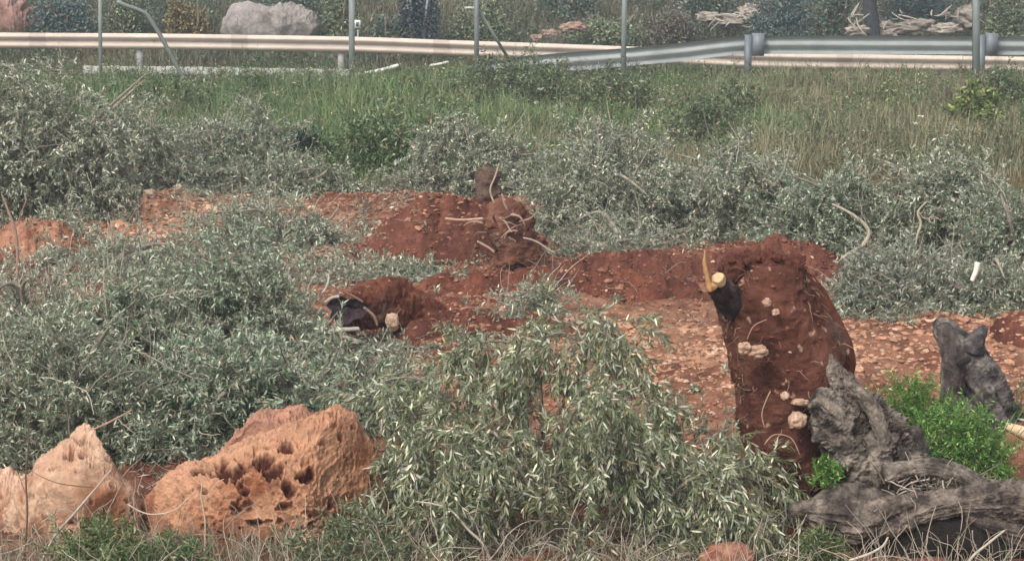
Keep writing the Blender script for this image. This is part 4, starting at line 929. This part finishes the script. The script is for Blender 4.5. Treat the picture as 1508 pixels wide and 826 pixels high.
# hollow stump lying mid-left
s3 = thing("hollow_stump", "short hollow stump lying on its side, dark opening facing the camera", "tree stump", PT(540, 490, 16.6))
b = MB(); cen = np.array([PT(512, 456, 16.55), PT(545, 450, 16.75), PT(590, 452, 16.95), PT(640, 470, 17.05), (PT(690, 486, 17.1))])
tube(b, cen, [.14, .165, .165, .12, .05], None, n=160, seg=120, lump=.45, knots=5, seed=41, colf=soilf((0.10, 0.033, 0.021), (0.2, 0.075, 0.045)), flat=.8, close=False, fine=.14); b.build("trunk", M["soil"], s3)
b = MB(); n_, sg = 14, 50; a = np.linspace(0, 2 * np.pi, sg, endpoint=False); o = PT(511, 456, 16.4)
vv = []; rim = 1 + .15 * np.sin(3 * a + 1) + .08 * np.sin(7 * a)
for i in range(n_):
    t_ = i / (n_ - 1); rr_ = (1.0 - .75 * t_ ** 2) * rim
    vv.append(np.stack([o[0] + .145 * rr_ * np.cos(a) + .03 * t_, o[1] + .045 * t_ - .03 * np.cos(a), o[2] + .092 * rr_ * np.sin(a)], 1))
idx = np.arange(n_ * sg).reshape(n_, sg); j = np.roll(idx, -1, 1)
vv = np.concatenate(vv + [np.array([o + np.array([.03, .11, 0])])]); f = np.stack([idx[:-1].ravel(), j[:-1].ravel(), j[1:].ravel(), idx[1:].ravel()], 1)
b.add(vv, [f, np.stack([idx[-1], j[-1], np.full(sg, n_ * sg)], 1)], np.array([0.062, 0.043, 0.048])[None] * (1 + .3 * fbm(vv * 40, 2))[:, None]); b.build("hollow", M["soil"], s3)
for pts, rr_, cc in (([(482, 490), (500, 486), (530, 484)], .016, (0.5, 0.45, 0.37)), ([(478, 446), (490, 438), (500, 437)], .012, (0.45, 0.4, 0.33)), ([(500, 495), (520, 500), (538, 505)], .014, (0.42, 0.37, 0.3)),
                     ([(535, 452), (550, 465), (556, 480)], .011, (0.24, 0.15, 0.11)), ([(507, 430), (522, 437), (535, 445)], .009, (0.2, 0.12, 0.09)), ([(474, 452), (470, 465), (478, 478)], .012, (0.36, 0.32, 0.26))):
    b = MB(); tube(b, [PT(a_, c_, 16.33) for a_, c_ in pts], [rr_] * 3, cc, n=20, seg=8, lump=.25, knots=20); b.build("root", M["twig"], s3)
stone("pale square stone beside the hollow stump", 578, 474, 17, 24, 16.42, (0.45, 0.28, 0.2), (0.66, 0.48, 0.36), 51, rough=.4)
for i in range(16):
    a_ = [150, 163, 172, 181, 195, 205, 216, 228, 238, 247, 258, 268, 278, 288, 222, 262][i]; c_ = [279, 272, 281, 276, 284, 277, 288, 272, 279, 270, 276, 268, 274, 272, 296, 290][i]
    p_ = G(a_, c_ + 24); w_ = rng.uniform(9, 19)
    b = MB(); blob(b, (p_[0], p_[1], float(surf(p_[:1], p_[1:2])[0]) + .03), (w_ / 2 / 145, w_ / 2.4 / 145, w_ / 3 / 145), (0.40, 0.25, 0.18), (0.66, 0.52, 0.41), i * 2.7, .5, n=20, seg=26, k=2.2)
    tag(b.build("stone", M["rock"]), "pale broken stone in the row on the red soil behind the left olive heap", "stone", "pale broken stones on the far left soil")

# root cluster by the big mound
s4 = thing("uprooted_roots", "knot of broken roots and earth at the right end of the dark red mound", "roots", PT(750, 378, 19.6))
b = MB(); P, R = at([(728, 294, 14), (740, 318, 30), (754, 348, 34), (762, 388, 36)], 19.9)
tube(b, P, R, None, n=100, seg=70, lump=.4, knots=7, seed=61, colf=soilf((0.09, 0.035, 0.025), (0.24, 0.11, 0.07), .2), fine=.08); b.build("root_ball", M["soil"], s4)
b = MB(); P, R = at([(724, 292, 18), (716, 272, 17), (721, 256, 15), (724, 248, 12)], 20.3)
tube(b, P, R, (0.14, 0.09, 0.07), n=50, seg=30, lump=.5, knots=9, fine=.1, seed=63); b.build("stub", M["bark"], s4)
for k in range(12):
    o = np.array([PT(745 + rng.normal() * 14, 330 + rng.normal() * 18, 19.55)]); a_ = rng.uniform(-.3, 3.4)
    Q = integ(o, np.array([[math.cos(a_), -.3, math.sin(a_)]]), [rng.uniform(.1, .3)], 7, 1.8, .4)[0]
    b = MB(); tube(b, Q[::2], [.011, .009, .007, .004], np.array([0.29, 0.19, 0.14]) * rng.uniform(.5, 1.3), n=20, seg=7, lump=.3, knots=14); b.build("root", M["twig"], s4)
for pts, rr_ in (([(728, 300), (722, 280), (730, 258), (735, 240)], .012), ([(702, 355), (720, 365), (728, 372)], .014), ([(770, 350), (790, 356), (815, 372)], .012)):
    b = MB(); tube(b, [PT(a_, c_, 19.5) for a_, c_ in pts], [rr_ * .7] * len(pts), (0.38, 0.28, 0.21), n=20, seg=7, lump=.25); b.build("root", M["twig"], s4)

# green feathery weed beside the stump, small tufts
FG = ((0.05, 0.125, 0.022), (0.12, 0.255, 0.05), (0.27, 0.41, 0.14))
weed("bright green feathery weed between the two grey stumps, upper clump", 1340, 660, 140, 540, 330, FG, .030, .007, Yc=12.75, up=.4, inner=.35, group="bright green weed clumps by the stumps", ry=.22)
weed("bright green feathery weed below the smaller stump, lower right clump", 1415, 710, 150, 600, 360, FG, .030, .007, Yc=12.3, up=.4, inner=.35, group="bright green weed clumps by the stumps", ry=.22)
weed("small bright green tuft left of the grey bark", 1218, 712, 44, 668, 45, FG, .028, .007, Yc=YS - .42, up=.6, z0=PT(1218, 716, YS - .42)[2], group="bright green weed clumps by the stumps", stems=6)
weed("green grassy tuft in the dark gap under the lying limb", 1205, 826, 80, 775, 60, ((0.05, 0.09, 0.03), (0.12, 0.17, 0.06), (0.3, 0.33, 0.18)), .045, .006, Yc=11.0, up=.8, group="bright green weed clumps by the stumps")
weed("dull green weed at the right edge beside the smaller stump", 1500, 600, 50, 560, 40, G2, .035, .008, Yc=14.2, up=.5)
r = thing("cut_log", "freshly cut pale piece of wood at the right edge", "wood", PT(1500, 640, 12.6))
b = MB(); P, R = at([(1480, 627, 6), (1500, 634, 9), (1530, 645, 12)], 12.6); tube(b, P, R, (0.62, 0.45, 0.29), n=24, seg=14, lump=.15, knots=14); b.build("log", M["wood"], r)

# ------------------------------------------------------------------ foreground dry grass and weeds
def fg_d(x, y):
    q = np.stack([x, y, 0 * x], 1)
    return np.clip(.6 + .9 * fbm(q * 1.6 + 90, 2), .1, 1) * np.where(x > 1.35, .35, 1)
p = field(15000, -3.2, 3.2, 9.9, 11.35, fg_d)
c = lerpc((0.10, 0.13, 0.07), (0.34, 0.29, 0.21), rng.random(len(p)) * .9 + fbm(p * 2, 2) * .5)
b = MB(); blades(b, p, rng.uniform(.06, .26, len(p)), rng.uniform(.0025, .005, len(p)), .8, c)
n = 1300; p = field(n, -3.2, 2.4, 10.1, 11.3); Q = integ(p, rng.normal(size=p.shape) * .45 + np.array([0, 0, .9]), rng.uniform(.12, .42, n), 8, .8, .2)
bulk_tubes(b, Q, np.full(n, .0028), .0012, np.array([0.38, 0.32, 0.25]) * rng.uniform(.5, 1.35, (n, 1)), seg=4)
tag(b.build("dry_grass", M["green"]), "thin dry stalks and dull grass along the bottom of the view", "grass", kind="stuff")
weed("green weeds at the bottom edge between the two boulders", 150, 835, 170, 775, 90, ((0.06, 0.10, 0.035), (0.13, 0.19, 0.07), (0.25, 0.28, 0.15)), .04, .008, Yc=10.8, up=.7)
weed("green weeds below the left end of the large boulder", 250, 845, 110, 782, 60, ((0.06, 0.10, 0.04), (0.13, 0.19, 0.08), (0.25, 0.28, 0.15)), .04, .008, Yc=10.75, up=.7)
weed("grey green weeds below the large boulder's right end", 500, 845, 200, 775, 90, ((0.07, 0.10, 0.05), (0.14, 0.17, 0.09), (0.28, 0.29, 0.2)), .04, .008, Yc=10.8, up=.7)

# ------------------------------------------------------------------ background scrub beyond the road
def bush(label, px, base, w, top, Yb, n, dark, mid, pale, sz=.09, ry=None, name="bush", cat="bush", stems=5, stemcol=(0.2, 0.17, 0.14), zmin=-.2):
    s = ppm(Yb); rx = w / 2 / s; ry = rx * .8 if ry is None else ry; cx = PT(px, base, Yb)[0]; z = gz(cx, Yb); H = max(.4, PT(px, top, Yb)[2] - z)
    root = thing(name, label, cat, (cx, Yb, z), "bushes beyond the road" if name == "bush" else None)
    sd = rng.random() * 90; lob = unit(rng.normal(size=(22, 3))) * rng.uniform(.35, .85, (22, 1)); lob[:, 2] = np.abs(lob[:, 2])
    i = rng.integers(0, 22, n); u = lob[i] + unit(rng.normal(size=(n, 3))) * (rng.random((n, 1)) ** .5) * .46
    p = np.array([cx, Yb, z]) + u * np.array([rx, ry, H]) * .85; p[:, 2] = np.maximum(p[:, 2], z)
    b = MB(); leaves(b, p, rng.normal(size=(n, 3)) + np.array([0, 0, .3]), sz * rng.uniform(.6, 1.3, n), sz * .4, olive_cols(n, dict(dark=dark, mid=mid, pale=pale), 1, .1), False); b.build("foliage", M["green"], root)
    for k in range(stems):
        a = rng.uniform(0, 6.28); e = np.array([cx + math.cos(a) * rx * .5, Yb + math.sin(a) * ry * .5, z + H * .8]); o = np.array([cx + math.cos(a) * rx * .12, Yb + math.sin(a) * ry * .12, z - .05])
        b = MB(); tube(b, [o, (o + e) / 2 + rng.normal(size=3) * .06, e], [.04, .03, .012], stemcol, n=16, seg=7, lump=.15); b.build("stem", M["bark"], root)
    return root
BL = ((0.062, 0.106, 0.1), (0.112, 0.175, 0.163), (0.2, 0.275, 0.25))
GN = ((0.1, 0.138, 0.075), (0.188, 0.231, 0.131), (0.312, 0.35, 0.225))
DG = ((0.062, 0.1, 0.075), (0.125, 0.175, 0.125), (0.225, 0.275, 0.213))
YB = 50.2
bush("dark blue green bush above the left part of the white guardrail", 95, 60, 110, -30, YB, 9000, *BL)
bush("dull green bush with the bent brace in front of it", 185, 58, 90, -25, YB + .6, 6000, *GN)
bush("yellow brown flowering bush left of the grey boulder", 275, 58, 85, -20, YB + .3, 6000, (0.12, 0.10, 0.04), (0.24, 0.19, 0.08), (0.4, 0.33, 0.16))
bush("green bush behind the grey boulder", 420, 30, 150, -60, 53, 7000, *DG)
bush("green bush between the grey boulder and the second fence post", 500, 60, 90, -30, YB + .6, 6000, *GN)
bush("dark blue clump with pale upright stems near the middle top", 615, 62, 90, -60, YB + .2, 9000, (0.02, 0.04, 0.05), (0.045, 0.08, 0.095), (0.12, 0.18, 0.2), stems=7, stemcol=(0.3, 0.36, 0.38))
bush("narrow dark bush at the left of the dark blue clump", 570, 64, 50, 8, YB, 3500, *DG)
bush("green bush behind the braced fence post", 700, 66, 110, -30, YB + .6, 7000, *GN)
bush("low green bush above the point where the guardrails meet", 900, 66, 140, 6, YB + .5, 7000, *GN)
bush("dark bush at the top edge above the bare slope", 840, 20, 120, -50, 54, 6000, *DG)
bush("faded brown green bush left of the pale stones", 985, 62, 120, 0, YB + .8, 6000, (0.08, 0.085, 0.06), (0.15, 0.14, 0.11), (0.24, 0.22, 0.18))
bush("green bush above the pale stones at the top edge", 1040, 10, 110, -60, 53.5, 6000, *DG)
bush("dark blue green bush left of the dark trunk", 1150, 46, 110, -50, YB + 1.8, 9000, *BL)
bush("dark green bush touching the dark trunk's left side", 1230, 46, 80, -50, YB + 2.0, 7000, *DG)
bush("blue green bush behind the rubble right of the trunk", 1350, 22, 150, -60, 53.6, 8000, *BL)
bush("green bush at the top right corner behind the fence post", 1480, 62, 110, -50, YB + 1, 8000, *GN)
# tree with the dark trunk
tr = thing("olive_tree", "tree with a dark upright trunk beyond the near guardrail", "tree", PT(1284, 56, 50.4))
b = MB(); P, R = at([(1284, 66, 12), (1285, 40, 10), (1281, 10, 10), (1284, -30, 9), (1275, -80, 8)], 50.4)
tube(b, P, R, (0.055, 0.06, 0.065), n=60, seg=24, gnarl=.15, lump=.15, knots=3); b.build("trunk", M["bark"], tr)
for e in ((1230, -150), (1330, -160), (1290, -190)):
    b = MB(); tube(b, [PT(1278, -70, 50.4), PT((1278 + e[0]) / 2, -110, 50.3), PT(e[0], e[1], 50.6)], [.09, .06, .03], (0.07, 0.07, 0.07), n=20, seg=10, lump=.15); b.build("limb", M["bark"], tr)
b = MB(); n = 16000; c0 = PT(1280, -190, 50.4); lob = unit(rng.normal(size=(30, 3))) * rng.uniform(.4, 1, (30, 1)) * np.array([1.6, 1.5, .9]) + c0
p = lob[rng.integers(0, 30, n)] + unit(rng.normal(size=(n, 3))) * rng.random((n, 1)) ** .5 * .5
leaves(b, p, rng.normal(size=(n, 3)), rng.uniform(.06, .11, n), .03, olive_cols(n, PAL_OLIVE), False); b.build("crown", M["olive"], tr)
# low cover on the slope beyond the road
p = field(170000, -18, 18, 48.0, 62, lambda x, y: (np.abs(x) < .235 * y + 1.5) * .8)
q = p * np.array([1, 1, 0]); c = lerpc((0.06, 0.09, 0.05), (0.15, 0.14, 0.09), fbm(q * .5 + 3, 3) * 1.4 + .5) * rng.uniform(.6, 1.4, (len(p), 1))
b = MB(); hh_ = rng.uniform(.1, .42, len(p)) * np.clip(1 + 1.2 * fbm(q * .7 + 15, 2), .3, 2)
blades(b, p, hh_, rng.uniform(.008, .02, len(p)), 1.1, c)
pw = field(9000, -16, 16, 48.4, 60, lambda x, y: (np.abs(x) < .235 * y + 1.5) * np.clip(.4 + 1.2 * fbm(np.stack([x, y, 0 * x], 1) * .5 + 5, 2), .05, 1)); gp = fbm(pw * np.array([1, 1, 0]) * .5 + 33, 2)
for k_, pl_ in ((gp < -.05, dict(dark=(0.06, 0.075, 0.05), mid=(0.13, 0.13, 0.09), pale=(0.3, 0.27, 0.2))), (gp >= -.05, dict(dark=(0.04, 0.08, 0.045), mid=(0.09, 0.14, 0.075), pale=(0.22, 0.27, 0.17)))):
    P_ = pw[k_] + np.array([0, 0, .03])
    sprays(b, b, P_, rng.normal(size=P_.shape) * .5 + np.array([0, 0, .8]), rng.uniform(.2, .75, len(P_)), droop=1.0, leafL=.085, leafW=.028, pal=pl_, pale=.1, nside=2, spacing=.08, hexa=False, r=.006, K=4, twigcol=(0.12, 0.11, 0.08), spread=1.0)
tag(b.build("undergrowth", M["green"]), "low grey green undergrowth on the slope beyond the road", "undergrowth", kind="stuff")
# pale cut sticks in the rubble beyond the road
for i in range(34):
    a_ = rng.choice([rng.uniform(1050, 1115), rng.uniform(1240, 1275), rng.uniform(1300, 1440), rng.uniform(1300, 1440)]); c_ = rng.uniform(15, 46); o = PT(a_, c_, 49.6 + rng.random())
    d_ = rng.normal(size=3) * np.array([1, .3, .6]); d_ = unit(d_) * rng.uniform(.08, .26)
    b = MB(); tube(b, [o - d_, o + rng.normal(size=3) * .03, o + d_], [.012, .018, .010], np.array([0.40, 0.35, 0.29]) * rng.uniform(.6, 1.1), n=14, seg=7, lump=.4)
    tag(b.build("stick", M["twig"]), "short pale stick in the rubble beyond the near guardrail", "stick", "pale sticks in the rubble beyond the road")

# thin milky air over the whole place
hz = MB(); x0, x1, y0, y1, z0, z1 = -420, 420, -80, 640, -30, 80
hz.add([(x0, y0, z0), (x1, y0, z0), (x1, y1, z0), (x0, y1, z0), (x0, y0, z1), (x1, y0, z1), (x1, y1, z1), (x0, y1, z1)], [[0, 3, 2, 1], [4, 5, 6, 7], [0, 1, 5, 4], [1, 2, 6, 5], [2, 3, 7, 6], [3, 0, 4, 7]], (1, 1, 1))
hm = bpy.data.materials.new("haze"); hm.use_nodes = True; hn = hm.node_tree; hn.nodes.clear()
ho = hn.nodes.new("ShaderNodeOutputMaterial"); hv = hn.nodes.new("ShaderNodeVolumePrincipled"); hv.inputs["Density"].default_value = 0.0020; hv.inputs["Color"].default_value = (0.80, 0.88, 0.95, 1)
hn.links.new(hv.outputs[0], ho.inputs["Volume"])
tag(hz.build("haze", hm, smooth=False), "thin pale haze hanging in the air over the whole place", "haze", kind="stuff")

settle()
